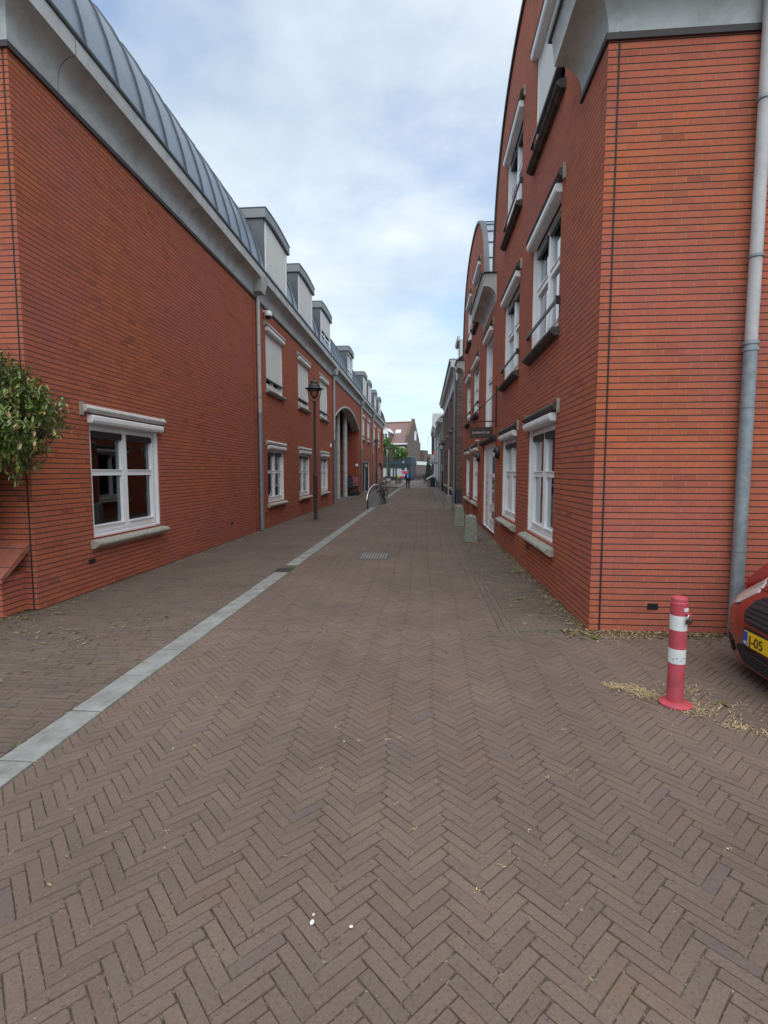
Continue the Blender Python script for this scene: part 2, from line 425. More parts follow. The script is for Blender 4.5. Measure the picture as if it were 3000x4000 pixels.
# ------------------------------------------------------------------ facade helpers (planes of constant X)
def facade(X0, s, ya, yb, topf, openings, reveal=.14, extra=()):
    """openings: (y0,y1,z0,z1 or function). returns MB with wall face, reveals"""
    mb = MB(); br = {ya, yb} | set(extra)
    for o in openings:
        br |= {o[0], o[1]}
        if callable(o[3]): br |= {o[0] + (o[1] - o[0]) * k / 16 for k in range(17)}
    br = sorted(b for b in br if ya - 1e-6 <= b <= yb + 1e-6)
    def zt(o, y): return o[3](y) if callable(o[3]) else o[3]
    for a, b in zip(br[:-1], br[1:]):
        if b - a < 1e-6: continue
        mid = (a + b) / 2
        ops = sorted([o for o in openings if o[0] < mid < o[1]], key=lambda o: o[2])
        lo = (0, 0)
        for o in ops:
            if o[2] > lo[0] + 1e-4: mb.quad((X0, a, lo[0]), (X0, b, lo[1]), (X0, b, o[2]), (X0, a, o[2]))
            if callable(o[3]): mb.quad((X0, a, zt(o, a)), (X0, b, zt(o, b)), (X0 - s * reveal, b, zt(o, b)), (X0 - s * reveal, a, zt(o, a)))
            lo = (zt(o, a), zt(o, b))
        mb.quad((X0, a, lo[0]), (X0, b, lo[1]), (X0, b, topf(b)), (X0, a, topf(a)))
    for o in openings:
        y0, y1, z0 = o[:3]; xi = X0 - s * reveal
        mb.quad((X0, y0, z0), (xi, y0, z0), (xi, y0, zt(o, y0)), (X0, y0, zt(o, y0)))
        mb.quad((X0, y1, z0), (xi, y1, z0), (xi, y1, zt(o, y1)), (X0, y1, zt(o, y1)))
        if not callable(o[3]):
            mb.quad((X0, y0, o[3]), (X0, y1, o[3]), (xi, y1, o[3]), (xi, y0, o[3]))
        if z0 > .2: mb.quad((X0, y0, z0), (X0, y1, z0), (xi, y1, z0), (xi, y0, z0))
    return mb

def window(root, X0, s, y0, y1, z0, z1, kind='open', lint='lintel', rail=False, curtain=None, screen_to=None, cols=2, cross=True, sill=True, lintel=True, cass=True, small=False, label=None):
    """z0 = bottom of frame, z1 = underside of lintel. d = outward distance"""
    def B(mb, d0, d1, ya, yb, za, zb, mi=0):
        xa, xb = sorted((X0 + s * d0, X0 + s * d1)); return mb.box(xa, xb, ya, yb, za, zb, mi)
    ztop = z1 - (.10 if cass else 0)
    fr = MB(); w = .055
    B(fr, -.16, -.085, y0, y0 + w, z0, ztop); B(fr, -.16, -.085, y1 - w, y1, z0, ztop)
    B(fr, -.16, -.085, y0 + w, y1 - w, ztop - w, ztop); B(fr, -.16, -.085, y0 + w, y1 - w, z0, z0 + w)
    B(fr, -.16, -.055, y0 + w, y1 - w, z0 - .0, z0 + .028)
    panes = []
    W_ = (y1 - y0 - 2 * w) / cols; sw = .06
    zm = z0 + (ztop - z0) * .565
    for c in range(cols):
        a = y0 + w + c * W_ + .004; b = a + W_ - .008; za, zb = z0 + w + .004, ztop - w - .004
        B(fr, -.15, -.07, a, a + sw, za, zb); B(fr, -.15, -.07, b - sw, b, za, zb)
        B(fr, -.15, -.07, a + sw, b - sw, za, za + sw + .02); B(fr, -.15, -.07, a + sw, b - sw, zb - sw, zb)
        B(fr, -.15, -.05, a + sw, b - sw, za + sw + .021, za + sw + .038)
        if cross:
            B(fr, -.15, -.075, a + sw, b - sw, zm - .04, zm + .03); B(fr, -.15, -.06, a + sw, b - sw, zm + .031, zm + .045)
            panes += [(a + sw, b - sw, za + sw, zm - .03), (a + sw, b - sw, zm + .03, zb - sw)]
        else: panes += [(a + sw, b - sw, za + sw, zb - sw)]
    f = fr.build('window', 'white', root)
    if label: f['label'] = label
    pm = MB()
    for a, b, c, d in panes: B(pm, -.125, -.115, a - .004, b + .004, c - .004, d + .004)
    pm.build('pane', 'glass', f)
    # room
    rm = MB(); xa, xb = X0 - s * .17, X0 - s * 1.3
    e = .1
    rm.quad((xb, y0 - e, z0 - e), (xb, y1 + e, z0 - e), (xb, y1 + e, z1 + e), (xb, y0 - e, z1 + e))
    rm.quad((xa, y0 - e, z0 - e), (xb, y0 - e, z0 - e), (xb, y0 - e, z1 + e), (xa, y0 - e, z1 + e))
    rm.quad((xa, y1 + e, z0 - e), (xb, y1 + e, z0 - e), (xb, y1 + e, z1 + e), (xa, y1 + e, z1 + e))
    rm.quad((xa, y0 - e, z0 - e), (xa, y1 + e, z0 - e), (xb, y1 + e, z0 - e), (xb, y0 - e, z0 - e))
    rm.quad((xa, y0 - e, z1 + e), (xa, y1 + e, z1 + e), (xb, y1 + e, z1 + e), (xb, y0 - e, z1 + e))
    rm.build('interior', 'interior', f, recalc=False)
    if curtain:
        cm = MB()
        for a, b in curtain:
            ya, yb = y0 + (y1 - y0) * a, y0 + (y1 - y0) * b; n = max(6, int((yb - ya) / .03)); pts = []
            for i in range(n + 1):
                y = ya + (yb - ya) * i / n; pts.append((X0 - s * (.24 + .022 * math.sin(i * 1.9) + .01 * math.sin(i * .7)), y))
            for p, q in zip(pts[:-1], pts[1:]): cm.quad((p[0], p[1], z0 + .05), (q[0], q[1], z0 + .05), (q[0], q[1], ztop - .02), (p[0], p[1], ztop - .02))
        cm.build('curtain', 'curtain', f, recalc=False, smooth=True)
    if kind == 'open' and not small:
        vb = MB()
        for c in range(cols):
            a = y0 + w + c * W_ + sw; b = a + W_ - 2 * sw
            B(vb, -.105, -.045, a + .01, b - .01, ztop - w - .15, ztop - w - .055)
        vb.build('rolled_blind', 'black', f, bevel=.012, split=True)
    if cass:
        g = MB(); B(g, -.075, -.02, y0 + .002, y0 + .035, z0 + .01, ztop); B(g, -.075, -.02, y1 - .035, y1 - .002, z0 + .01, ztop)
        g.build('guide_rail', 'cassette', f, split=True)
        xs = lambda d: X0 + s * d
        pr = [(xs(-.05), z1 - .015), (xs(.075), z1 - .02), (xs(.088), z1 - .032), (xs(.088), z1 - .085), (xs(.07), z1 - .12), (xs(-.05), z1 - .125)]
        cm = MB().prism(pr, y0 - .03, y1 + .03); cm.build('shutter_cassette', 'cassette', f, bevel=.004)
    if screen_to:
        sm = MB(); B(sm, -.045, -.04, y0 + .03, y1 - .03, screen_to, ztop); sm.build('roller_screen', 'screen', f)
        bm_ = MB(); B(bm_, -.06, -.005, y0 + .01, y1 - .01, screen_to - .035, screen_to); bm_.build('bottom_bar', 'black', f)
    if lintel:
        xs = lambda d: X0 + s * d
        pr = [(xs(-.01), z1 + .012), (xs(.045), z1 + .012), (xs(.07), z1 + .03), (xs(.082), z1 + .06), (xs(.07), z1 + .09), (xs(.045), z1 + .108), (xs(-.01), z1 + .112)]
        lm = MB().prism(pr, y0 - .13, y1 + .13); lm.build('lintel', lint, f, smooth=True)
        ec = MB(); B(ec, .0, .03, y0 - .175, y0 - .131, z1 - .035, z1 + .14); B(ec, .0, .03, y1 + .131, y1 + .175, z1 - .035, z1 + .14)
        ec.build('lintel_end', 'sill', f, split=True)
    if sill:
        xs = lambda d: X0 + s * d
        pr = [(xs(-.08), z0 - .005), (xs(.07), z0 - .035), (xs(.108), z0 - .05), (xs(.118), z0 - .075), (xs(.105), z0 - .10), (xs(.07), z0 - .115), (xs(.055), z0 - .135), (xs(.0), z0 - .135), (xs(-.08), z0 - .05)]
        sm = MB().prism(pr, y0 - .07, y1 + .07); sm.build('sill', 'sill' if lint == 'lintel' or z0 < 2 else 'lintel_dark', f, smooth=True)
    if rail:
        rb = MB(); B(rb, .03, .055, y0 - .06, y1 + .06, z0 + .27, z0 + .31)
        B(rb, .0, .056, y0 - .07, y0 - .045, z0 + .24, z0 + .34); B(rb, .0, .056, y1 + .045, y1 + .07, z0 + .24, z0 + .34)
        rb.build('safety_bar', 'black', f)
    return f

def downpipe(root, x, y, ztop, zchange, r=.05, s=1, xw=None, matu='pipe', matl='pipe_zinc'):
    p = MB(); p.tube([(x, y, zchange), (x, y, ztop)], r, 14); o = p.build('downpipe', matu, root, smooth=True)
    q = MB(); q.tube([(x, y, .02), (x, y, zchange + .02)], r * 1.12, 14); q.build('lower_pipe', matl, o, smooth=True)
    c = MB()
    for z in (zchange, zchange - .06): c.tube([(x, y, z - .015), (x, y, z + .015)], r * 1.3, 14)
    for z in [.85 + 1.35 * k for k in range(int((ztop - .9) / 1.35) + 1)]:
        c.tube([(x, y, z - .012), (x, y, z + .012)], r * 1.22, 14)
        if xw is not None: c.tube([(x, y, z), (xw, y, z)], .008, 6)
    c.build('pipe_bracket', matl, o, smooth=True, split=True)
    return o

# ================================================================== LEFT BUILDING
LB = thing('brick_building', 'long red brick building with barrel zinc roof and dormers along the left side', 'building', (XL, 5.35, 0))
YE = 54.6
ac, ar = 29.65, 4.65   # arch centre / half width
def arch_top(y):
    Rr = 12.4; d = min(abs(y - ac), ar); return 5.3 - (Rr - math.sqrt(Rr * Rr - d * d))
def gate_top(y):
    c, h = 50.6, 2.45; d = min(abs(y - c) / h, 1); return 1.75 + .72 * math.sqrt(max(0, 1 - d * d))
gf = [(6.38, 8.12), (14.0, 15.68), (17.62, 19.26), (21.36, 22.98)]
ffw = [(14.0, 15.68), (17.6, 19.24), (21.3, 22.98), (35.75, 37.4), (39.2, 40.9), (43.85, 45.4), (48.45, 50.05)]
GZ0, GZ1, FZ0, FZ1 = .70, 2.36, 3.93, 5.62
ops = [(a, b, GZ0, GZ1) for a, b in gf] + [(a, b, FZ0, FZ1) for a, b in ffw]
ops += [(ac - ar, ac + ar, 0.0, arch_top), (35.75, 40.95, .0, 2.38), (48.15, 53.05, 0.0, gate_top), (51.6, 53.6, 3.4, 5.5)]
mbw = facade(XL, 1, 5.35, YE, lambda y: 6.22, ops, reveal=.17)
# near end wall, far end wall, back
mbw.quad((XL, 5.35, 0), (-12, 5.35, 0), (-12, 5.35, 6.22), (XL, 5.35, 6.22))
mbw.quad((XL, YE, 0), (-12, YE, 0), (-12, YE, 6.22), (XL, YE, 6.22))
mbw.quad((-12, 5.35, 0), (-12, YE, 0), (-12, YE, 6.22), (-12, 5.35, 6.22))
for yy in (5.352, YE - .002):
    pr = [(-4.46, 6.1), (-4.5, 6.8), (-4.54, 7.6), (-4.85, 8.38), (-5.6, 8.95), (-7.2, 9.35), (-8.2, 9.4), (-9.2, 9.35), (-10.8, 8.95), (-11.55, 8.38), (-11.96, 7.74), (-12.1, 6.2)]
    mbw.add([(x, yy, z) for x, z in pr], [tuple(range(len(pr)))])
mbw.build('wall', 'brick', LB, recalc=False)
# covered passage behind the arch
pg = MB()
ya, yb, xb = ac - ar - .0, ac + ar + .0, -8.6
pg.quad((xb, ya, 0), (xb, yb, 0), (xb, yb, 5.4), (xb, ya, 5.4))
pg.quad((XL - .17, ya, 0), (xb, ya, 0), (xb, ya, 5.4), (XL - .17, ya, 5.4))
pg.quad((XL - .17, yb, 0), (xb, yb, 0), (xb, yb, 5.4), (XL - .17, yb, 5.4))
pg.quad((XL - .17, ya, 5.4), (XL - .17, yb, 5.4), (xb, yb, 5.4), (xb, ya, 5.4))
pg.build('passage_wall', 'brick_cool', LB, recalc=False)
rim = MB(); n = 20
for i in range(n):
    y0_, y1_ = ac - ar + 2 * ar * i / n, ac - ar + 2 * ar * (i + 1) / n
    rim.add([(XL + .02, y0_, arch_top(y0_) + .003), (XL + .02, y1_, arch_top(y1_) + .003), (XL + .02, y1_, arch_top(y1_) - .09), (XL + .02, y0_, arch_top(y0_) - .09),
             (XL - .5, y0_, arch_top(y0_) + .003), (XL - .5, y1_, arch_top(y1_) + .003), (XL - .5, y1_, arch_top(y1_) - .09), (XL - .5, y0_, arch_top(y0_) - .09)],
            [(0, 1, 2, 3), (3, 2, 6, 7), (4, 5, 6, 7), (0, 1, 5, 4)])
rim.build('arch_soffit', 'cove', LB)
for (cx, cy, r_) in ((-5.05, 29.3, .13), (-4.98, 31.55, .145)):
    c = MB().lathe([(r_, 0), (r_, 2.9), (r_ * .985, 2.902), (r_ * .985, 2.915), (r_, 2.917), (r_, 5.35)], (cx, cy, 0), 24)
    c.build('column', 'cove', LB, smooth=True)
inner = MB().box(-7.6, -6.1, 33.2, 33.9, 0, 5.3); inner.build('passage_pier', 'grey_brick', LB)
ins = MB().box(-8.5, -8.45, 25.2, 34.2, 0.0, 5.2); ins.build('passage_dark_sheet', 'black', LB)  # black sheet painting in the darkness at the back of the passage
# garage doors and arched gate
gd = MB(); gd.box(XL - .15, XL - .11, 35.85, 38.25, .06, 2.3); gd.box(XL - .15, XL - .11, 38.45, 40.85, .06, 2.3)
for k in range(12):
    for y in (35.85, 38.45): gd.box(XL - .11, XL - .1, y + .05 + k * .2, y + .06 + k * .2, .1, 2.28)
gdo = gd.build('garage_door', 'black', LB)
gfm = MB(); gfm.box(XL - .17, XL - .12, 35.75, 35.83, 0, 2.38); gfm.box(XL - .17, XL - .06, 40.85, 40.95, 0, 2.38); gfm.box(XL - .17, XL - .09, 38.3, 38.42, 0, 2.3)
gfm.box(XL - .17, XL - .04, 35.85, 40.85, 2.3, 2.38); gfm.build('door_frame', 'cassette', gdo)
gfs = MB().box(XL - .3, XL + .03, 35.75, 40.95, 0, .05); gfs.build('threshold', 'slab', gdo)
gt = MB(); gt.box(XL - .3, XL - .28, 48.15, 53.05, 0, 2.6); gto = gt.build('arched_gate', 'black', LB)
gb = MB()
for k in range(9):
    y = 48.45 + k * .54; gb.box(XL - .16, XL - .13, y, y + .05, 0, gate_top(y) - .02)
gb.build('gate_bar', 'pipe', gto, split=True)
rs = MB().box(XL - .17, XL - .1, 51.62, 53.58, 3.42, 5.48); rs.build('red_shutter', mat('dark_red_panel', (.16, .02, .025), .6), LB)
# windows
lab = ['nearest ground floor window with white frame and flower in the room']
for i, (a, b) in enumerate(gf):
    window(LB, XL, 1, a, b, GZ0, GZ1, curtain=None if i == 0 else [(.02, .35), (.62, .97)])
for i, (a, b) in enumerate(ffw):
    window(LB, XL, 1, a, b, FZ0, FZ1, screen_to=4.22 if i == 0 else 4.2, curtain=None)
# cove cornice in cast segments, mitred round the near corner
prof = [(0, 6.12), (.012, 6.20), (.014, 6.28), (.03, 6.365), (.06, 6.43), (.11, 6.485), (.17, 6.52), (.235, 6.53), (.255, 6.53), (.255, 6.735), (0.0, 6.74)]
jo = [5.35, 6.09, 9.53, 12.97] + [12.97 + 3.44 * k for k in range(1, 13)]
jo = [j for j in jo if j < YE] + [YE]
cv = MB()
seg = sweep(prof, [(-12, 5.35), (XL, 5.35), (XL, 6.086)]); seg.v = [(x, y, z) for x, y, z in seg.v]
# outward: travel +x along near wall -> outward must be -y ; travel +y -> outward +x
cv.add(seg.v, seg.f)
for a, b in zip(jo[1:-1], jo[2:]):
    sg = sweep(prof, [(XL, a + .004), (XL, b - .004)]); cv.add(sg.v, sg.f)
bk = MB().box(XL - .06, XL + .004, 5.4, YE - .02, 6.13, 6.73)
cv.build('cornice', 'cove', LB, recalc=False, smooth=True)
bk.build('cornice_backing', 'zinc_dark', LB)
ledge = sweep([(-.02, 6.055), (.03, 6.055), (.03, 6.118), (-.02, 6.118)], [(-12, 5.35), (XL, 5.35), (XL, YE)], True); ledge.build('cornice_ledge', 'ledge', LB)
edge = sweep([(.0, 6.742), (.275, 6.742), (.285, 6.77), (.275, 6.80), (.20, 6.81), (0, 6.81)], [(-12, 5.35), (XL, 5.35), (XL, YE)], True); edge.build('gutter_edge', 'zinc_dark', LB)
# barrel roof with standing seams
rp = [(-4.17, 6.79), (-4.22, 7.05), (-4.31, 7.38), (-4.44, 7.74), (-4.63, 8.08), (-4.85, 8.38), (-5.15, 8.66), (-5.6, 8.93), (-6.3, 9.2), (-7.2, 9.36), (-8.2, 9.42)]
rp = rp + [(-16.4 - x, z) for x, z in rp[-2::-1]]
rf = MB(); nn = len(rp)
for yy in (5.3, YE + .05): rf.v += [(x, yy, z) for x, z in rp]
rf.f += [(i, i + 1, nn + i + 1, nn + i) for i in range(nn - 1)]; rf.mi += [0] * (nn - 1)
DR_ = ((13.25, 15.5), (16.78, 19.0), (20.4, 22.6), (27.6, 29.6), (34.6, 36.6), (37.85, 39.95), (42.3, 44.3), (46.4, 48.5))
sm = MB(); y = 5.62
while y < YE:
    if any(a - .03 < y < b + .03 for a, b in DR_):
        y += .659; continue
    half = rp[:12]
    for (p, q) in zip(half[:-1], half[1:]):
        d = Vector((q[0] - p[0], q[1] - p[1])).normalized(); nx, nz = -(-d.y), -d.x
        nx, nz = d.y, -d.x
        if nx < 0 and nz < 0: nx, nz = -nx, -nz
        h = .03; nx, nz = (abs(nx), abs(nz))
        sm.add([(p[0], y - .009, p[1]), (q[0], y - .009, q[1]), (q[0], y + .009, q[1]), (p[0], y + .009, p[1]),
                (p[0] + nx * h, y - .009, p[1] + nz * h), (q[0] + nx * h, y - .009, q[1] + nz * h), (q[0] + nx * h, y + .009, q[1] + nz * h), (p[0] + nx * h, y + .009, p[1] + nz * h)],
               [(0, 1, 5, 4), (3, 2, 6, 7), (4, 5, 6, 7)])
    y += .659
rf.add(sm.v, sm.f, 1); rfo = rf.build('roof', ['zinc', 'zinc_seam'], LB, recalc=False, smooth=True)
# dormers
def dormer(y0, y1, scr=True, part=False):
    X = -4.19; zb, zt = 6.80, 8.15
    t = MB(); n = 10; th = .23
    for i in range(n):
        a, b = i / n, (i + 1) / n
        ya, yb = y0 - .05 + (y1 - y0 + .1) * a, y0 - .05 + (y1 - y0 + .1) * b
        za, zb_ = 8.35 + .07 * math.sin(math.pi * a), 8.35 + .07 * math.sin(math.pi * b)
        ba, bb = za - th, zb_ - th
        t.add([(-4.11, ya, ba), (-4.11, yb, bb), (-4.11, yb, zb_), (-4.11, ya, za), (-6.4, ya, ba), (-6.4, yb, bb), (-6.4, yb, zb_), (-6.4, ya, za)],
              [(0, 1, 2, 3), (3, 2, 6, 7), (0, 1, 5, 4)] + ([(0, 3, 7, 4)] if i == 0 else []) + ([(1, 2, 6, 5)] if i == n - 1 else []))
    d = t.build('dormer', 'cheek', LB)
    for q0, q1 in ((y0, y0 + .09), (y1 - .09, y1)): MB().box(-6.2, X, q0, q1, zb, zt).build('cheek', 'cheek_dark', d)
    tr = MB()
    for i in range(n):
        a, b = i / n, (i + 1) / n
        ya, yb = y0 - .06 + (y1 - y0 + .12) * a, y0 - .06 + (y1 - y0 + .12) * b
        za, zb_ = 8.352 + .07 * math.sin(math.pi * a), 8.352 + .07 * math.sin(math.pi * b)
        tr.add([(-4.095, ya, za), (-4.095, yb, zb_), (-4.095, yb, zb_ + .022), (-4.095, ya, za + .022), (-6.4, ya, za), (-6.4, yb, zb_), (-6.4, yb, zb_ + .022), (-6.4, ya, za + .022)],
               [(0, 1, 2, 3), (3, 2, 6, 7), (0, 1, 5, 4)] + ([(0, 3, 7, 4)] if i == 0 else []) + ([(1, 2, 6, 5)] if i == n - 1 else []))
    tr.build('roof_trim', 'zinc_dark', d)
    f = MB(); a, b = y0 + .09, y1 - .09
    f.box(-4.27, -4.20, a, a + .10, zb, 8.15); f.box(-4.27, -4.20, b - .10, b, zb, 8.15); f.box(-4.27, -4.2, a + .1, b - .1, 8.06, 8.15); f.box(-4.27, -4.2, a + .1, b - .1, zb, 6.88)
    mid = (a + b) / 2; f.box(-4.27, -4.215, mid - .05, mid + .05, 6.88, 8.06); f.box(-4.27, -4.21, a + .1, b - .1, 7.18, 7.24)
    fo = f.build('dormer_window', 'white', d)
    g = MB().box(-4.262, -4.256, a + .1, b - .1, 6.88, 8.06); g.build('pane', 'glass', fo)
    k = MB().box(-4.75, -4.7, a, b, zb, 8.15); k.build('interior', 'interior', fo)
    cm = MB(); yy = a + .1
    while yy < b - .15: cm.quad((-4.33, yy, 6.85), (-4.36, yy + .03, 6.85), (-4.36, yy + .03, 8.1), (-4.33, yy, 8.1)); cm.quad((-4.36, yy + .03, 6.85), (-4.33, yy + .06, 6.85), (-4.33, yy + .06, 8.1), (-4.36, yy + .03, 8.1)); yy += .06
    cm.build('curtain', 'curtain', fo, recalc=False)
    if scr:
        zs = 7.35 if part else 6.84
        q = MB().box(-4.195, -4.188, a + .06, b - .06, zs, 8.10); q.build('roller_screen', 'screen', fo)
        q = MB().box(-4.21, -4.17, a + .02, a + .07, zb, 8.1); q.box(-4.21, -4.17, b - .07, b - .02, zb, 8.1); q.build('guide_rail', 'white', fo, split=True)
for a, b, s_, p_ in ((13.25, 15.5, 1, 0), (16.78, 19.0, 1, 0), (20.4, 22.6, 1, 1), (27.6, 29.6, 0, 0), (34.6, 36.6, 1, 0), (37.85, 39.95, 1, 0), (42.3, 44.3, 0, 0), (46.4, 48.5, 1, 0)):
    dormer(a, b, s_, p_)
# downpipes with outlet hoppers, vents
for y in (13.2, 24.35, 35.2, 43.05):
    o = downpipe(LB, XL + .07, y, 6.15, 3.13 if y < 20 else 3.1, xw=XL - .01)
    h = MB()
    h.add([(XL + .01, y - .17, 6.22), (XL + .01, y + .17, 6.22), (XL + .21, y + .17, 6.22), (XL + .21, y - .17, 6.22),
           (XL + .01, y - .26, 6.60), (XL + .01, y + .26, 6.60), (XL + .275, y + .26, 6.60), (XL + .275, y - .26, 6.60)],
          [(0, 1, 2, 3), (4, 5, 6, 7), (0, 1, 5, 4), (1, 2, 6, 5), (2, 3, 7, 6), (3, 0, 4, 7)])
    h.build('outlet_hopper', 'cove', o)
for y in (6.25, 11.2, 13.75, 16.4, 18.8, 21.1): MB().box(XL - .02, XL + .006, y, y + .13, .37, .43).build('air_vent', 'vent', LB)
exj = MB().box(XL - .02, XL + .002, 12.93, 12.945, 0, 6.1); exj.build('expansion_joint', 'vent', LB)
exj = MB().box(XL - .06, XL - .045, 5.346, 5.36, 0, 6.1); exj.build('expansion_joint', 'vent', LB)

# ================================================================== RIGHT BUILDING
RB = thing('brick_building', 'tall red brick building with two round topped gables on the right side of the street', 'building', (XR, 5.07, 0))
def gab(yc, hw, y):
    d = min(abs(y - yc) / hw, 1); return 6.1 + 3.42 * (max(0, 1 - d ** 2.4)) ** (1 / 2.4)
g1c, g1h, g2c, g2h = 8.9, 3.82, 18.32, 3.85
def rtop(y):
    if y <= g1c + g1h: return gab(g1c, g1h, y)
    if y >= g2c - g2h: return gab(g2c, g2h, y)
    return 5.75
ex = []
for c, h in ((g1c, g1h), (g2c, g2h)):
    for k in range(37):
        ex.append(c - h * math.cos(math.pi * k / 36))
ex += [g1c + g1h + .001, g2c - g2h - .001]
rgf = [(6.60, 8.27), (9.28, 10.95), (15.85, 17.45), (18.65, 20.2)]
rff = [(6.60, 8.27), (9.28, 10.95), (15.85, 17.45), (18.65, 20.2)]
rsf = [(6.60, 8.27), (9.28, 10.95), (15.85, 17.45), (18.6, 20.2)]
RG0, RG1, RF0, RF1, RS0, RS1 = .64, 2.36, 3.42, 5.12, 6.30, 7.92
rops = [(a, b, RG0, RG1) for a, b in rgf] + [(a, b, RF0, RF1) for a, b in rff] + [(a, b, RS0, RS1) for a, b in rsf]
rops += [(12.0, 14.6, .08, 2.32), (12.75, 14.15, 2.62, 5.15)]
rw = facade(XR, -1, 5.08, 22.17, rtop, rops, reveal=.17, extra=ex)
# front (near) wall facing the parking bay
rw.quad((XR, 5.08, 0), (13, 5.08, 0), (13, 5.08, 6.1), (XR, 5.08, 6.1))
rw.quad((XR, 22.17, 0), (13, 22.17, 0), (13, 22.17, 6.1), (XR, 22.17, 6.1))
rw.quad((13, 5.08, 0), (13, 22.17, 0), (13, 22.17, 6.1), (13, 5.08, 6.1))
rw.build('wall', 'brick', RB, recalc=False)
MB().box(1.752, 1.764, 5.07, 5.09, 0, 5.6).build('expansion_joint', 'vent', RB)
# barrel roofs behind the gables
for c, h in ((g1c, g1h), (g2c, g2h)):
    pts = [(c - h * math.cos(math.pi * k / 40)) for k in range(41)]
    pts = [(y, gab(c, h, y) + .03) for y in pts]
    r_ = MB(); n = len(pts)
    for x in (XR - .03, 12.5): r_.v += [(x, y, z) for y, z in pts]
    r_.f += [(i, i + 1, n + i + 1, n + i) for i in range(n - 1)]; r_.mi += [0] * (n - 1)
    sm = MB()
    L_ = 0
    for i in range(1, n):
        L_ += math.hypot(pts[i][0] - pts[i - 1][0], pts[i][1] - pts[i - 1][1])
        if L_ > .5:
            L_ = 0; y, z = pts[i]; d = Vector((y - c, (z - 6.1) * 1.1)).normalized()
            sm.obox((7, y + d.x * .012, z + d.y * .012), (1, 0, 0), (0, d.x, d.y), (0, -d.y, d.x), 5.3, .014, .008)
    r_.add(sm.v, sm.f, 1); ro = r_.build('barrel_roof', ['zinc', 'zinc_seam'], RB, recalc=False, smooth=True)
    tr = MB()
    for i in range(n - 1):
        (ya_, za_), (yb_, zb_) = pts[i], pts[i + 1]
        def o2(y, z): d = Vector((y - c, (z - 6.1))); d.normalize(); return (y + d.x * .05, z + d.y * .05)
        (yc_, zc_), (yd_, zd_) = o2(yb_, zb_), o2(ya_, za_)
        tr.add([(XR - .045, ya_, za_ - .02), (XR - .045, yb_, zb_ - .02), (XR - .045, yc_, zc_), (XR - .045, yd_, zd_), (XR + .1, ya_, za_ - .02), (XR + .1, yb_, zb_ - .02), (XR + .1, yc_, zc_), (XR + .1, yd_, zd_)],
               [(0, 1, 2, 3), (3, 2, 6, 7), (0, 1, 5, 4)])
    tr.build('gable_trim', 'zinc_dark', ro)
cur = [[(.02, .33), (.52, .72)], [(.02, .36), (.55, .97)], [(.02, .4), (.6, .97)], [(.02, .97)]]
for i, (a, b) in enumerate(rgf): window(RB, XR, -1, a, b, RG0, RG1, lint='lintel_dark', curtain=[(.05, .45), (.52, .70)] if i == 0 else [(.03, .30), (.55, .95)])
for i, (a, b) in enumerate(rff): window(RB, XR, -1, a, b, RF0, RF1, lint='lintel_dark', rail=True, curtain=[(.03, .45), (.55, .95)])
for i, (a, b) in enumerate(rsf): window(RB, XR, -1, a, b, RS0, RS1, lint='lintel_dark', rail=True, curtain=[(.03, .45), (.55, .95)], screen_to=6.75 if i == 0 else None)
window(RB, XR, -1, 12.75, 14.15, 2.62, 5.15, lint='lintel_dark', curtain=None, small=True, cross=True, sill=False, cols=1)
# entrance door with solid lettered side panel
dm = MB()
for a, b, c, d in ((12.0, 12.12, .1, 2.32), (14.48, 14.6, .1, 2.32), (12.12, 14.48, 2.2, 2.32)): dm.box(XR + .05, XR + .15, a, b, c, d)
dm.box(XR + .04, XR + .16, 12.0, 14.6, .08, .10)
DO = dm.build('door_frame', 'white', RB)
pn = MB().box(XR + .075, XR + .12, 13.62, 14.478, .11, 2.198); pn.box(XR + .06, XR + .12, 13.55, 13.62, .11, 2.198); PN = pn.build('side_panel', 'white', DO, bevel=.003)
lf = MB()
for a, b, c, d in ((12.13, 12.32, .12, 2.19), (13.35, 13.54, .12, 2.19), (12.32, 13.35, 2.06, 2.19), (12.32, 13.35, 1.44, 1.54), (12.32, 13.35, .60, .74), (12.32, 13.35, .12, .34)): lf.box(XR + .07, XR + .12, a, b, c, d)
lf.box(XR + .055, XR + .07, 12.32, 13.35, .742, .77); lf.box(XR + .055, XR + .07, 12.32, 13.35, .342, .37)
LF = lf.build('door_leaf', 'white', DO)
MB().box(XR + .095, XR + .10, 12.3, 13.37, .3, 2.1).build('pane', 'glass', LF)
MB().box(XR + .5, XR + .52, 12.0, 14.5, 0, 2.4).build('interior', 'interior', DO)
MB().tube([(XR + .07, 13.45, 1.08), (XR + .02, 13.45, 1.08), (XR + .02, 13.32, 1.08)], .012).build('handle', 'steel', LF, smooth=True)
lm = MB().prism([(XR + .01, 2.32), (XR - .06, 2.33), (XR - .09, 2.36), (XR - .1, 2.40), (XR - .08, 2.44), (XR + .01, 2.45)], 11.85, 14.75); lm.build('lintel', 'lintel_dark', DO, smooth=True)
# vertical row of letters on the side panel (illegible marks at this size)
for k, ch in enumerate('SMEDE'):
    c = bpy.data.curves.new('letter', 'FONT'); c.body = ch; c.size = .17; c.extrude = .002; c.align_x = 'CENTER'
    o = bpy.data.objects.new('letter', c); C.objects.link(o)
    dg = bpy.context.evaluated_depsgraph_get(); me = bpy.data.meshes.new_from_object(o.evaluated_get(dg)); bpy.data.objects.remove(o)
    me.materials.clear(); me.materials.append(M['zinc_dark']); me.name = 'panel_letter'
    o = bpy.data.objects.new('panel_letter', me); C.objects.link(o); o.parent = PN
    o.rotation_euler = (R(90), 0, R(-90)); o.location = Vector((XR + .070, 14.05, 1.42 - k * .19)) - Vector(RB.location)
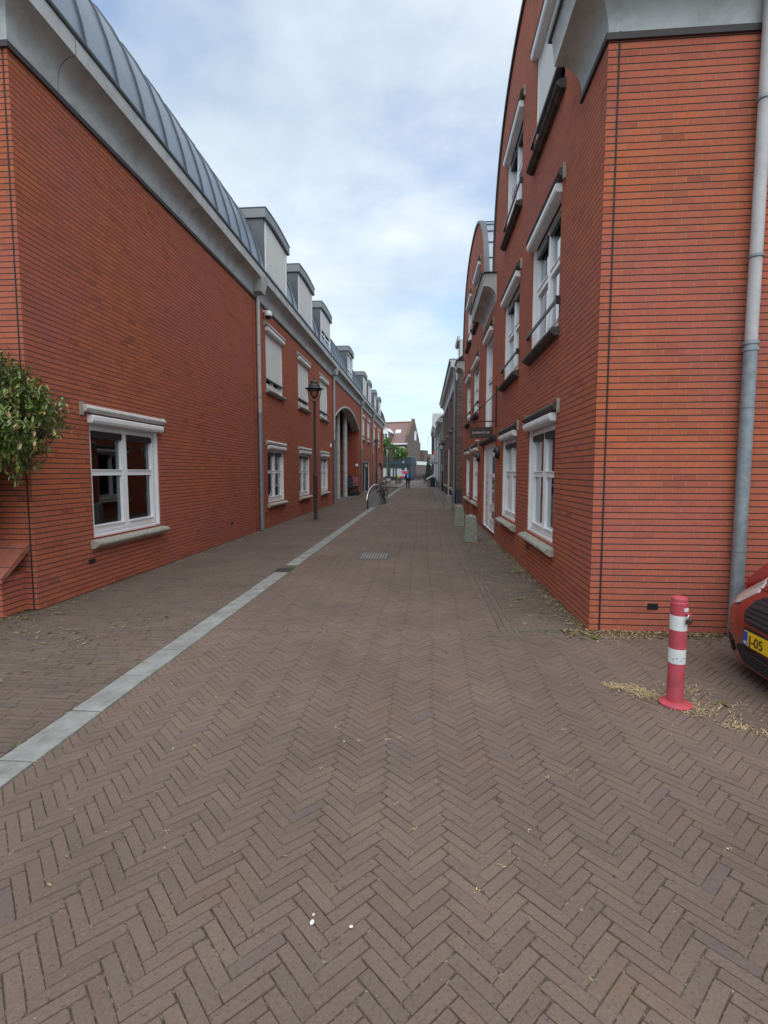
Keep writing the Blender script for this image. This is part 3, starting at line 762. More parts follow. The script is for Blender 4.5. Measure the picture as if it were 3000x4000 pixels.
# eaves: front wall cornice wrapping the corner, valley eave, far eave
rprof = [(0, 5.58), (.008, 5.66), (.03, 5.74), (.07, 5.81), (.13, 5.865), (.20, 5.90), (.26, 5.905), (.30, 5.905), (.33, 6.16), (.345, 6.18), (.0, 6.2)]
def path_sweep(path, name, m='cove', pr=rprof, closed=True):
    # outward is to the right of travel; travel from far to near along the street (-y) gives outward -x
    return sweep(pr, path, closed)
c1 = path_sweep([(XR, 5.86), (XR, 5.08), (13, 5.08)], 'c'); 
def flip_test(): pass
c1.build('cornice', 'cove', RB, smooth=True)
c1e = sweep([(.30, 6.165), (.365, 6.17), (.37, 6.215), (.0, 6.215), (0, 6.202), (.3, 6.202)], [(XR, 5.90), (XR, 5.08), (13, 5.08)], True); c1e.build('gutter_edge', 'zinc_dark', RB)
c2 = sweep(rprof, [(XR, 15.0), (XR, 12.25)], True); c2.build('cornice', 'cove', RB, smooth=True)
sweep([(.30, 6.165), (.365, 6.17), (.37, 6.215), (.0, 6.215), (0, 6.202), (.3, 6.202)], [(XR, 15.05), (XR, 12.2)], True).build('gutter_edge', 'zinc_dark', RB)
c3 = sweep(rprof, [(XR, 22.6), (XR, 21.55)], True); c3.build('cornice', 'cove', RB, smooth=True)
sweep([(.30, 6.165), (.365, 6.17), (.37, 6.215), (.0, 6.215), (0, 6.202), (.3, 6.202)], [(XR, 22.6), (XR, 21.5)], True).build('gutter_edge', 'zinc_dark', RB)
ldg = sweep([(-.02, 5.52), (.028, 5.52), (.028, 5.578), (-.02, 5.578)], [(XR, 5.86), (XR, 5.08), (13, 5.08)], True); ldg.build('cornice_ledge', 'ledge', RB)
# downpipe on the front wall
downpipe(RB, 3.0, 5.0, 5.95, 2.78, r=.052, xw=None, matu='pipe')
for y in (8.05, 11.45, 15.6): MB().box(XR - .006, XR + .02, y, y + .13, .36, .42).build('air_vent', 'vent', RB)
v = MB(); v.box(2.215, 2.315, 5.072, 5.09, .235, .295)
vo = v.build('air_vent', 'vent', RB)
vs_ = MB()
for k in range(4): vs_.box(2.217, 2.313, 5.067, 5.071, .243 + k * .014, .248 + k * .014)
vs_.build('vent_slat', 'black', vo)

# ---------------- wall fixtures
def bulkhead(y, label):
    t = local_thing('wall_lamp', label, 'wall lamp', (XR, y, 2.02), 0, 'bulkhead lamps beside the white door')
    b = MB(); b.v = []
    ring = MB()
    pr = [(.001, 0), (.135, 0), (.14, .03), (.125, .08), (.09, .115), (.04, .13), (.001, .133)]
    m = MB().lathe(pr, (0, 0, 0), 24)
    def tox(m): m.v = [(-z, x, y) for x, y, z in m.v]; return m
    tox(m).build('housing', 'black', t, smooth=True)
    g = MB()
    # lower half lens patch, proud of the housing
    vv = []; ff = []; na, nr = 12, 5
    for i in range(nr + 1):
        f = .12 + .86 * i / nr; rr = .112 * f; dep = .150 - .045 * f ** 2.2
        for k in range(na + 1):
            a = math.pi + math.pi * k / na; vv.append((-dep, rr * math.cos(a), rr * math.sin(a) - .012))
    for i in range(nr):
        for k in range(na): ff.append((i * (na + 1) + k, i * (na + 1) + k + 1, (i + 1) * (na + 1) + k + 1, (i + 1) * (na + 1) + k))
    g.add(vv, ff); g.build('lens', 'screen', t, smooth=True)
bulkhead(11.42, 'black half shaded wall lamp nearer to the camera, right of the white door')
bulkhead(15.35, 'black half shaded wall lamp farther off, left of the white door')

t = local_thing('alarm_light', 'small red alarm light on the wall above the far window by the white door', 'alarm light', (XR, 15.55, 2.55))
MB().lathe([(.035, 0), (.035, .05), (.03, .065), (.01, .07)], (-.06, 0, 0), 14).build('beacon', 'redsign', t, smooth=True)
MB().box(-.11, 0.0, -.045, .045, -.03, 0).build('bracket', 'cassette', t)
t = local_thing('alarm_box', 'red and white alarm box on the left brick wall beside the second downpipe', 'alarm box', (XL, 23.6, 2.80))
MB().box(0, .07, -.1, .04, -.08, .08).build('housing', 'cassette', t, bevel=.008)
MB().box(.0, .09, .05, .2, -.08, .06).build('beacon', 'redsign', t, bevel=.01)
t = local_thing('security_camera', 'white dome security camera under the cornice beside the first downpipe', 'camera', (XL, 13.85, 5.86))
MB().tube([(0, 0, .1), (.12, 0, .1)], .035, 12).build('arm', 'cassette', t, smooth=True)
MB().lathe([(.02, .12), (.08, .10), (.105, .04), (.105, -.02), (.10, -.03)], (.14, 0, 0), 18).build('housing', 'cassette', t, smooth=True)
MB().lathe([(.085, -.03), (.08, -.07), (.05, -.11), (.01, -.125)], (.14, 0, 0), 18).build('dome', 'carglass', t, smooth=True)

# hanging sign, lettering cut for the far side so it reads mirrored from here
t = thing('hanging_sign', 'rust brown hanging sign with mirrored cut out lettering on an iron wall bracket', 'sign', (XR, 11.8, 2.6))
b = MB(); b.tube([(XR - .03, 11.8, 2.60), (XR - .03, 11.8, 3.54)], .017, 8); b.tube([(XR - .03, 11.8, 2.74), (.96, 11.8, 2.74)], .014, 8)
b.tube([(XR - .03, 11.8, 3.38), (.96, 11.8, 2.74)], .012, 8)
b.tube([(1.30, 11.8, 3.05), (1.22, 11.8, 3.09), (1.17, 11.8, 3.15), (1.20, 11.8, 3.2)], .010, 8)
b.tube([(XR, 11.8, 3.45), (XR - .03, 11.8, 3.45)], .012, 6); b.tube([(XR, 11.8, 2.68), (XR - .03, 11.8, 2.68)], .012, 6)
b.build('bracket', 'rust', t, smooth=True)
ch = MB()
for x in (1.09, 1.49):
    for k in range(4):
        z = 2.725 - k * .028; ax = .006
        ch.tube([(x + (ax if k % 2 else 0) * math.cos(a), 11.8 + (0 if k % 2 else ax) * math.cos(a), z + .018 * math.sin(a)) for a in [i * math.pi / 4 for i in range(8)]], .0035, 5, closed=True)
ch.build('chain', 'black', t)
BD = MB().box(1.045, 1.56, 11.792, 11.808, 2.36, 2.615).build('sign_board', 'rust', t, bevel=.002)
cu = bpy.data.curves.new('lettering', 'FONT'); cu.body = 'de Smederij'; cu.size = .082; cu.extrude = .0135; cu.align_x = 'CENTER'; cu.offset = .0006
o = bpy.data.objects.new('lettering', cu); C.objects.link(o)
dg = bpy.context.evaluated_depsgraph_get(); me = bpy.data.meshes.new_from_object(o.evaluated_get(dg)); bpy.data.objects.remove(o)
me.materials.clear(); me.materials.append(M['letter'])
o = bpy.data.objects.new('lettering', me); C.objects.link(o); o.parent = BD
o.rotation_euler = (R(90), 0, R(180)); o.location = Vector((1.30, 11.8, 2.465)) - Vector(t.location)

# ================================================================== PAVING
def clip(poly, x0, x1, y0, y1):
    for ax, lim, sg in ((0, x0, 1), (0, x1, -1), (1, y0, 1), (1, y1, -1)):
        out = []
        for i in range(len(poly)):
            a, b = poly[i - 1], poly[i]; da, db = sg * (a[ax] - lim), sg * (b[ax] - lim)
            if da >= 0: pass
            if (da >= 0) != (db >= 0):
                t_ = da / (da - db); out.append((a[0] + t_ * (b[0] - a[0]), a[1] + t_ * (b[1] - a[1])))
            if db >= 0: out.append(b)
        poly = out
        if len(poly) < 3: return None
    return poly
def put_brick(mb, poly, z=0, side=.010):
    n = len(poly); cx = sum(p[0] for p in poly) / n; cy = sum(p[1] for p in poly) / n
    tx, ty, dz = random.gauss(0, .008), random.gauss(0, .008), random.gauss(0, .0012)
    top = []; low = []; i0 = len(mb.v)
    for x, y in poly:
        d = math.hypot(x - cx, y - cy) + 1e-9; k = 1 - .0035 / max(d, .01); k = max(k, .5)
        top.append((cx + (x - cx) * k, cy + (y - cy) * k, z + dz + (x - cx) * tx + (y - cy) * ty)); low.append((x, y, z + dz - side * .35 + (x - cx) * tx + (y - cy) * ty))
    bot = [(x, y, z - .02) for x, y in poly]
    mb.v += top + low + bot
    mb.f.append(tuple(range(i0, i0 + n))); mb.mi.append(0)
    for i in range(n):
        j = (i + 1) % n; mb.f.append((i0 + i, i0 + n + i, i0 + n + j, i0 + j)); mb.mi.append(0)
        mb.f.append((i0 + n + i, i0 + 2 * n + i, i0 + 2 * n + j, i0 + n + j)); mb.mi.append(0)
def area(p): return abs(sum(p[i - 1][0] * p[i][1] - p[i][0] * p[i - 1][1] for i in range(len(p)))) / 2
def rough(p):
    out = []
    for i in range(4):
        a, b, c = p[i - 1], p[i], p[(i + 1) % 4]; k = random.uniform(.002, .005)
        if random.random() < .05: k = random.uniform(.008, .016)
        for q in (a, c):
            d = math.hypot(q[0] - b[0], q[1] - b[1]); out.append((b[0] + (q[0] - b[0]) / d * k + random.gauss(0, .0006), b[1] + (q[1] - b[1]) / d * k + random.gauss(0, .0006)))
    return out
def herring(mb, x0, x1, y0, y1):
    L, W, g = .2005, .0505, .0020; s2 = math.sqrt(.5)
    ox, oy = .25, 0
    # lattice: a=(W,W) -> world +Y ; b=(L,-L) -> world +X
    bx = L * math.sqrt(2); ay = W * math.sqrt(2)
    for j in range(int((x0 - ox) / bx) - 2, int((x1 - ox) / bx) + 3):
        for k in range(int(y0 / ay) - 4, int(y1 / ay) + 5):
            lx, ly = k * W + j * L, k * W - j * L
            for (a, b, c, d) in ((lx, ly, lx + L, ly + W), (lx + L, ly + W - L, lx + L + W, ly + W)):
                jit = random.gauss(0, .008); cxm, cym = (a + c) / 2, (b + d) / 2
                pts = []
                for px, py in ((a + g, b + g), (c - g, b + g), (c - g, d - g), (a + g, d - g)):
                    px, py = cxm + (px - cxm) - (py - cym) * jit, cym + (py - cym) + (px - cxm) * jit
                    wx, wy = (px - py) * s2 + ox, (px + py) * s2 + oy
                    # the laid lines wander a little
                    wx += .02 * math.sin(wy * 1.1 + .6) + .008 * math.sin(wy * 3.3); wy += .015 * math.sin(wx * 1.7)
                    pts.append((wx, wy))
                p = clip(pts, x0, x1, y0, y1)
                if p and area(p) > .0006:
                    if y0 < 0 and len(p) == 4: p = rough(p)
                    put_brick(mb, p)
def runbond(mb, x0, x1, y0, y1, L=.202, W=.052, along='x', z=0):
    g = .0035; r = 0
    if along == 'x':
        y = y0
        while y < y1 - .01:
            x = x0 - random.random() * L if True else x0
            while x < x1:
                p = clip([(x + g, y + g), (x + L - g, y + g), (x + L - g, y + W - g), (x + g, y + W - g)], x0, x1, y0, y1)
                if p and area(p) > .0008:
                    q = [(a + .004 * math.sin(b * 2), b + .008 * math.sin(a * 2.1 + y)) for a, b in p]; put_brick(mb, q, z)
                x += L
            y += W; r += 1
    else:
        x = x0
        while x < x1 - .01:
            y = y0 - random.random() * L
            while y < y1:
                p = clip([(x + g, y + g), (x + W - g, y + g), (x + W - g, y + L - g), (x + g, y + L - g)], x0, x1, y0, y1)
                if p and area(p) > .0008: put_brick(mb, p, z)
                y += L
            x += W; r += 1
st = MB()
herring(st, -2.125, 6.6, -.5, 4.84)
herring(st, -2.125, .765, 4.985, 47)
runbond(st, -2.125, 6.6, 4.845, 4.98, along='x', W=.066)
o = st.build('street', 'paver', recalc=False, uv=False); tag(o, kind='structure', label='brown clay brick street laid in herringbone', cat='street')
lp = MB()
runbond(lp, -4.42, -2.362, 5.2, 47); runbond(lp, -7.5, -2.362, -.5, 5.19)
o = lp.build('pavement', 'paver_l', recalc=False, uv=False); tag(o, kind='structure', label='brown brick pavement strip along the left building', cat='pavement')
rp_ = MB()
runbond(rp_, .77, .905, 4.99, 25, along='y', W=.067); runbond(rp_, .91, 1.66, 5.06, 22.2); runbond(rp_, .91, 1.9, 22.2, 25)
runbond(rp_, 1.66, 6.6, 4.99, 5.07)
o = rp_.build('pavement', 'paver_r', recalc=False, uv=False); tag(o, kind='structure', label='mossy brick strip along the right building', cat='pavement')
g = MB(); g.box(-300, 300, -60, 500, -.6, -.024)
o = g.build('ground', 'sand'); tag(o, kind='structure', label='ground under the paving', cat='ground')
bs = MB(); bs.quad((-7.5, -.5, -.0052), (6.6, -.5, -.0052), (6.6, 47.2, -.0052), (-7.5, 47.2, -.0052))
o = bs.build('bedding', 'sand', recalc=False); tag(o, kind='structure', label='sand in the joints of the paving', cat='ground')
fp = MB(); fp.quad((-40, 47, -.002), (40, 47, -.002), (40, 200, -.002), (-40, 200, -.002)); fp.quad((.77, 25, -.003), (3, 25, -.003), (3, 47, -.003), (.77, 47, -.003))
fp.quad((-8.6, 24.9, -.002), (-4.421, 24.9, -.002), (-4.421, 54.6, -.002), (-8.6, 54.6, -.002)); fp.quad((1.661, 11.9, -.002), (2.6, 11.9, -.002), (2.6, 14.7, -.002), (1.661, 14.7, -.002)); fp.quad((-40, -30, -.006), (40, -30, -.006), (40, -.52, -.006), (-40, -.52, -.006)); fp.quad((6.62, -.5, -.006), (40, -.5, -.006), (40, 5.0, -.006), (6.62, 5.0, -.006)); fp.quad((-40, -.5, -.006), (-7.52, -.5, -.006), (-7.52, 5.2, -.006), (-40, 5.2, -.006))
o = fp.build('square', 'asphalt', recalc=False); tag(o, kind='structure', label='grey brown paving of the far square', cat='square')
gs = MB(); y = .15 - .585
k = 0
while y < 47:
    if not (7.66 < y + .29 < 8.12):
        z = .004 + random.uniform(-.001, .002); gs.box(-2.352 + random.uniform(-.004, .004), -2.135, y + .008, y + .577, -.03, z)
    y += .585
o = gs.build('kerb_strip', 'slab', bevel=.006); tag(o, kind='structure', label='flat grey concrete slab strip between pavement and street', cat='kerb')
# raised pavement on the left far away
rpv = MB(); rpv.prism([(-2.45, 47.1), (-2.75, 90), (-30, 90), (-30, 54.8), (-4.42, 54.8), (-4.42, 50.2)], -.02, .12, axis='z')
o = rpv.build('raised_pavement', 'asphalt'); tag(o, kind='structure', label='raised pavement beyond the left building', cat='pavement')
kb = sweep([(-.001, -.02), (.13, -.02), (.13, .13), (.12, .14), (-.001, .14)], [(-4.42, 50.05), (-2.45, 46.95), (-2.75, 90)], True)
kb.v = [(x, y, z) for x, y, z in kb.v]
o = kb.build('kerb', 'kerb'); tag(o, kind='structure', label='concrete kerb of the raised pavement', cat='kerb')
# small strip against brown house
ks = MB(); ks.box(.93, .99, 24.2, 37, -.01, .012)
o = ks.build('kerb_edge', 'black'); tag(o, kind='structure', label='dark edging strip beside the brown house pavement', cat='kerb')

# drain grates
t = thing('drain_grate', 'square ribbed iron drain cover in the middle of the street', 'drain cover', (-.92, 9.34, 0))
MB().box(-1.21, -.63, 8.97, 9.72, -.004, .008).build('cover_frame', 'grate', t, bevel=.003)
gr = MB()
for k in range(10):
    x = -1.16 + k * .05; gr.add([(x, 9.03, .016), (x + .022, 9.03, .016), (x + .022, 9.66, .016), (x, 9.66, .016), (x - .003, 9.02, .0085), (x + .025, 9.02, .0085), (x + .025, 9.67, .0085), (x - .003, 9.67, .0085)], [(0, 1, 2, 3), (0, 1, 5, 4), (1, 2, 6, 5), (2, 3, 7, 6), (3, 0, 4, 7)])
gr.build('rib', 'kerb', t)
dk = MB().box(-1.185, -.655, 9.0, 9.69, .008, .0084)
dk.build('slot', 'rust', t)
t = thing('drain_grate', 'small iron gully grate set in the grey slab strip', 'drain cover', (-2.24, 7.9, 0))
MB().box(-2.40, -2.12, 7.70, 8.08, -.02, .004).build('cover_frame', 'grate', t, bevel=.003)
gr = MB()
for k in range(9): gr.box(-2.375 + k * .029, -2.362 + k * .029, 7.73, 8.05, .0045, .006)
gr.build('slot', 'dark_hole', t)

# ================================================================== NEAR OBJECTS
# planter ledge on the left
t = thing('brick_planter', 'low brick planter with sloping brick coping at the left edge', 'planter', (-5.5, 5.2, 0))
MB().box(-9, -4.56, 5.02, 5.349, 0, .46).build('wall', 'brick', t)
cp = MB(); cp.add([(-9, 4.95, .46), (-4.49, 4.95, .46), (-4.49, 5.348, .78), (-9, 5.348, .78), (-9, 4.95, .40), (-4.49, 4.95, .40), (-4.49, 5.348, .70), (-9, 5.348, .70)], [(0, 1, 2, 3), (0, 1, 5, 4), (4, 5, 6, 7), (1, 2, 6, 5), (0, 3, 7, 4)])
cp.build('coping', 'coping', t)

def leaf(mb, c, d, up, L, W, mi=0, curl=.2):
    d = d.normalized(); sd = d.cross(up)
    if sd.length < .01: sd = d.cross(Vector((1, 0, 0)))
    sd.normalize(); nn = sd.cross(d)
    p = [c, c + d * L * .35 + sd * W * .45, c + d * L * .75 + sd * W * .38 - nn * L * curl * .3, c + d * L - nn * L * curl * .6, c + d * L * .75 - sd * W * .38 - nn * L * curl * .3, c + d * L * .35 - sd * W * .45, c + d * L * .5 - nn * L * .05 - nn * W * .12]
    mb.add(p, [(0, 1, 6), (1, 2, 6), (2, 3, 6), (3, 4, 6), (4, 5, 6), (5, 0, 6)], mi)

t = thing('evergreen_shrub', 'glossy green shrub with bronze young leaves hanging over the brick planter', 'shrub', (-5.0, 5.1, .6))
rnd = random.Random(3); lv = MB(); stm = MB()
lobes = [((-4.78, 4.82, 2.18), (.42, .34, .45)), ((-5.3, 4.8, 2.25), (.65, .42, .6)), ((-4.45, 4.72, 2.12), (.36, .28, .30)), ((-4.75, 4.8, 1.83), (.36, .3, .26)), ((-5.9, 4.9, 2.0), (.6, .4, .7)), ((-4.95, 4.85, 2.5), (.4, .3, .28))]
lobes = [((c[0] + .50, c[1], c[2]), r) for c, r in lobes] + [((-5.05, 4.75, 1.5), (.5, .5, .6)), ((-5.9, 4.7, 1.5), (.8, .5, .8)), ((-5.4, 4.7, 2.5), (.8, .5, .6)), ((-6.6, 4.8, 2.1), (.7, .5, 1.2))]  # appended lobes are unseen foliage added out of frame to shade the wall
for c, r in lobes:
    nsh = int(330 * r[0] * r[2] / .16)
    for i in range(nsh):
        u = Vector((rnd.gauss(0, 1), rnd.gauss(0, 1), rnd.gauss(0, 1))).normalized()
        k = rnd.uniform(.55, 1.05)
        p = Vector((c[0] + u.x * r[0] * k, c[1] + u.y * r[1] * k, c[2] + u.z * r[2] * k))
        if p.y > 5.3: p.y = 5.3 - rnd.random() * .1
        dr = (u * .7 + Vector((0, 0, .5)) + Vector((rnd.gauss(0, .3), rnd.gauss(0, .3), rnd.gauss(0, .3)))).normalized()
        tip = k > .93 and (rnd.random() < .55)
        L = rnd.uniform(.06, .14)
        if k > .8: stm.tube([p - u * .12, p, p + dr * L], .004, 4)
        for q in range(7):
            a = q * 2.4 + rnd.random(); s_ = dr.cross(Vector((math.cos(a), math.sin(a), .3))).normalized()
            dl = (dr * .5 + s_ * .9).normalized()
            leaf(lv, p + dr * L * (q / 6), dl, Vector((0, 0, 1)) + u * .3, rnd.uniform(.045, .08), rnd.uniform(.018, .03), 1 if tip and q > 2 else (1 if rnd.random() < .06 else 0), rnd.uniform(0, .4))
# a few long shoots toward the street
for e in ((-3.78, 4.6, 2.26), (-3.88, 4.62, 1.98), (-3.98, 4.6, 2.42), (-4.02, 4.55, 2.12), (-3.92, 4.6, 2.1), (-4.1, 4.6, 1.82), (-4.12, 4.6, 2.45), (-4.3, 4.6, 1.62), (-4.35, 4.62, 2.6)):
    a = Vector((-4.05, 4.75, 2.1)); e = Vector(e) + Vector((.36, 0, 0)); pts = [a + (e - a) * k / 6 + Vector((0, 0, .05 * math.sin(k / 6 * 3))) for k in range(7)]
    stm.tube(pts, [.008 - .001 * k for k in range(7)], 5)
    for q in range(34):
        f = rnd.uniform(.1, 1); p = a + (e - a) * f + Vector((0, 0, .05 * math.sin(f * 3)))
        dl = ((e - a).normalized() * .6 + Vector((rnd.gauss(0, .6), rnd.gauss(0, .6), rnd.gauss(0, .6)))).normalized()
        leaf(lv, p, dl, Vector((0, 0, 1)), rnd.uniform(.05, .085), rnd.uniform(.022, .034), 1 if f > .55 and rnd.random() < .75 else 0, .25)
for bx in (-5.6, -5.25, -4.95): stm.tube([(bx, 5.2, .5), (bx + .1, 5.1, 1.2), (bx + .15, 4.95, 1.9)], [.03, .022, .012], 7)
lv.build('foliage', ['leaf', 'leaf_red'], t, recalc=False, smooth=True, uv=False); stm.build('stem', 'bark', t, smooth=True, uv=False)

# red and white bollard
t = thing('striped_bollard', 'red and white lockable bollard on a round red base beside the parked car', 'bollard', (1.73, 3.49, 0))
bx, by, br_ = 1.73, 3.49, .052
B0 = MB().lathe([(br_, .02), (br_, .70), (br_ + .002, .702), (br_ + .002, .716), (br_ - .003, .722), (br_ - .001, .738), (br_ - .004, .748), (br_ - .015, .756), (.001, .759)], (bx, by, 0), 32)
PO = B0.build('post', 'red_paint', t, smooth=True)
MB().lathe([(br_ + .05, .0), (br_ + .052, .012), (br_ + .035, .024), (br_ + .001, .030), (br_ + .001, .03)], (bx + .005, by, 0), 32).build('base_plate', 'red_paint', t, smooth=True)
for a, b in ((.53, .63), (.30, .40)):
    MB().lathe([(br_ + .0012, a), (br_ + .0012, b)], (bx, by, 0), 32).build('white_band', 'white_paint', PO, smooth=True)
sc_ = MB()
for a in (-2.4, -2.0, -1.5, -1.15):
    x, y = bx + (br_ + .0016) * math.cos(a), by + (br_ + .0016) * math.sin(a); sc_.ball((x, y, .335 + .01 * math.sin(a * 9)), .004, 6, 4)
sc_.build('rivet', 'black', PO)
a0 = -1.05; ux, uy = math.cos(a0), math.sin(a0); tx_, ty_ = -uy, ux
MB().obox((bx + ux * (br_ - .002), by + uy * (br_ - .002), .675), (ux, uy, 0), (tx_, ty_, 0), (0, 0, 1), .004, .019, .012).build('sticker', 'white_paint', PO)
pl = MB().obox((bx + ux * (br_ + .022), by + uy * (br_ + .022), .600), (ux, uy, 0), (tx_, ty_, 0), (0, 0, 1), .010, .021, .017); PLk = pl.build('padlock', 'brass', t, bevel=.004)
MB().tube([(bx + ux * (br_ + .022) + tx_ * q * .013, by + uy * (br_ + .022) + ty_ * q * .013, .615 + zz) for q, zz in ((-1, 0), (-1, .018), (-.6, .03), (0, .034), (.6, .03), (1, .018), (1, 0))], .0035, 6).build('shackle', 'steel', PLk, smooth=True)
MB().tube([(bx + ux * (br_ - .004), by + uy * (br_ - .004), .648), (bx + ux * (br_ + .03), by + uy * (br_ + .03), .65)], .009, 8).build('lock_eye', 'red_paint', PO, smooth=True)

# stone bollards
def stone(loc, label, seed, group='granite bollards along the right building'):
    t = local_thing('stone_bollard', label, 'bollard', loc, random.uniform(-.15, .15), group)
    m = MB(); z = [0, .16, .32, .48, .575]; w = [.148, .14, .131, .122, .117]
    for zz, ww in zip(z, w): m.v += [(-ww, -ww, zz), (ww, -ww, zz), (ww, ww, zz), (-ww, ww, zz)]
    m.v.append((0, 0, .635))
    for i in range(4):
        for k in range(4): m.f.append((i * 4 + k, i * 4 + (k + 1) % 4, (i + 1) * 4 + (k + 1) % 4, (i + 1) * 4 + k))
    for k in range(4): m.f.append((16 + k, 16 + (k + 1) % 4, 20))
    m.f.append((3, 2, 1, 0)); m.mi = [0] * len(m.f)
    m.build('post', 'stone', t, bevel=.006); return t
stone((1.07, 11.5, 0), 'nearest pyramid topped granite bollard, in front of the white door', 1)
stone((1.04, 14.8, 0), 'middle granite bollard of the three along the right wall', 2)
stone((1.03, 20.9, 0), 'farthest granite bollard of the three, near the brown house corner', 3)

# street lamps
def street_lamp(loc, label):
    t = local_thing('street_lamp', label, 'street lamp', loc, 0, 'iron lantern street lamps')
    MB().lathe([(.062, 0), (.062, 1.42), (.068, 1.43), (.068, 1.5), (.05, 1.52), (.045, 1.56), (.038, 3.78), (.05, 3.80), (.05, 3.86), (.03, 3.88)], (0, 0, 0), 16).build('pole', 'iron', t, smooth=True)
    yk = MB()
    for s in (-1, 1):
        yk.tube([(s * x, 0, z) for x, z in ((.02, 3.84), (.08, 3.87), (.15, 3.95), (.195, 4.06), (.215, 4.18), (.22, 4.27))], .014, 8)
    yk.build('yoke', 'iron', t, smooth=True)
    MB().lathe([(.30, 4.255), (.285, 4.275), (.20, 4.30), (.19, 4.305), (.19, 4.37), (.18, 4.385), (.12, 4.395), (.115, 4.44), (.125, 4.455), (.12, 4.49), (.07, 4.525), (.03, 4.54), (.02, 4.56), (.035, 4.585), (.03, 4.61), (.01, 4.625)], (0, 0, 0), 28).build('canopy', 'iron', t, smooth=True)
    MB().lathe([(.20, 4.20), (.20, 4.254)], (0, 0, 0), 24).build('reflector', 'rust', t, smooth=True)
    MB().lathe([(.02, 3.93), (.07, 3.96), (.12, 4.04), (.15, 4.12), (.165, 4.20)], (0, 0, 0), 24).build('globe', 'lampglass', t, smooth=True)
    return t
lamp = street_lamp((-3.56, 16.3, 0), 'nearest iron street lamp with domed lantern in front of the left brick wall')

# ---------------- bicycles
def bicycle(loc, rz, label, lean=0, fcol='black', group=None, box=False, name='bicycle', tk=1):
    class MB(globals()['MB']):
        def tube(s, pts, r, *a, **k): return super().tube(pts, [q * tk for q in r] if isinstance(r, (list, tuple)) else r * tk, *a, **k)
    t = local_thing(name, label, 'bicycle', loc, rz, group)
    fm = fcol
    for x in (-.54, .54):
        ty = MB().tube([(x + .335 * math.cos(a), 0, .35 + .335 * math.sin(a)) for a in [i * math.pi / 14 for i in range(28)]], .018, 6, closed=True).build('wheel', 'rubber', t, smooth=True)
        MB().tube([(x + .312 * math.cos(a), 0, .35 + .312 * math.sin(a)) for a in [i * math.pi / 14 for i in range(28)]], .009, 5, closed=True).build('rim', 'galv', ty, smooth=True)
        sp = MB()
        for k in range(14):
            a = k * math.pi * 2 / 14; sp.tube([(x, .02 * (-1) ** k, .35), (x + .31 * math.cos(a), 0, .35 + .31 * math.sin(a))], .0016, 3, caps=False)
        sp.tube([(x, -.05, .35), (x, .05, .35)], .022, 8); sp.build('spokes', 'galv', ty)
    f = MB(); f.tube([(.54, 0, .35), (.47, 0, .62), (.40, 0, .92), (.385, 0, 1.0)], .017, 7); f.tube([(.44, 0, .78), (.0, 0, .33), (-.22, 0, .88)], .018, 7)
    f.tube([(.43, 0, .83), (-.17, 0, .72)], .017, 7); f.tube([(0, 0, .33), (-.54, 0, .35), (-.17, 0, .72)], .011, 6)
    f.build('frame', fm, t, smooth=True)
    MB().tube([(.20, -.30, 1.10), (.30, -.27, 1.11), (.38, -.16, 1.06), (.385, 0, 1.02), (.38, .16, 1.06), (.30, .27, 1.11), (.20, .30, 1.10)], .012, 7).build('handlebar', 'black', t, smooth=True)
    MB().ball((-.27, 0, .96), (.13, .08, .035), 12, 6).build('saddle', 'rubber', t, smooth=True)
    MB().tube([(-.22, 0, .86), (-.25, 0, .94)], .013, 7).build('seat_post', 'steel', t)
    g = MB()
    for x, a0, a1 in ((-.54, 20, 175), (.54, 15, 150)):
        pts = [(x + .375 * math.cos(R(a)), .35 + .375 * math.sin(R(a))) for a in range(a0, a1, 12)]
        g = MB()
        for p, q in zip(pts[:-1], pts[1:]): g.add([(p[0], -.028, p[1]), (p[0], .028, p[1]), (q[0], .028, q[1]), (q[0], -.028, q[1])], [(0, 1, 2, 3)])
        g.build('mudguard', 'black', t, recalc=False)
    pass
    k = MB(); k.tube([(-.28, -.05, .76), (-.80, -.05, .76)], .007, 5); k.tube([(-.28, .05, .76), (-.80, .05, .76)], .007, 5); k.tube([(-.80, -.05, .76), (-.80, .05, .76)], .007, 5)
    k.tube([(-.75, -.06, .76), (-.54, -.06, .36)], .006, 5); k.tube([(-.75, .06, .76), (-.54, .06, .36)], .006, 5); k.build('luggage_rack', 'black', t, smooth=True)
    c = MB().lathe([(.09, -.004), (.09, .004)], (0, 0, 0), 14); c.v = [(x, z - .04, y + .33) for x, y, z in c.v]; c.tube([(.0, -.05, .33), (.1, -.06, .22), (.1, -.16, .22)], .012, 5); c.tube([(.0, .05, .33), (-.1, .06, .44), (-.1, .16, .44)], .012, 5)
    c.build('crank', 'black', t)
    MB().tube([(-.1, .05, .33), (-.16, .16, .03)], .01, 5).build('kickstand', 'black', t)
    if box:
        b = MB(); b.box(-.78, -.42, .05, .17, .42, .76); b.box(-.78, -.42, -.17, -.05, .42, .76); b.build('pannier', box, t, bevel=.03)
    return t
b1 = bicycle((-2.02, 24.5, 0), R(-101), 'black bicycle parked against the arched steel rack on the slab strip', tk=1.35)
b2 = bicycle((-4.05, 50.3, .12), R(150), 'bicycle with white panniers on the raised pavement by the arched gate', fcol='galv', box='white_cloth')
bb = bicycle((-.95, 86.5, 0), R(195), 'leftmost pale framed bicycle against the far brick wall', fcol='black', group='bicycles parked along the far brick wall', tk=1.9)
labs = ['second bicycle from the left in the row by the far wall', 'third bicycle from the left in the row by the far wall', 'fourth bicycle from the left in the row by the far wall', 'fifth bicycle from the left in the row by the far wall', 'sixth bicycle from the left in the row by the far wall', 'rightmost bicycle of the row by the far wall']
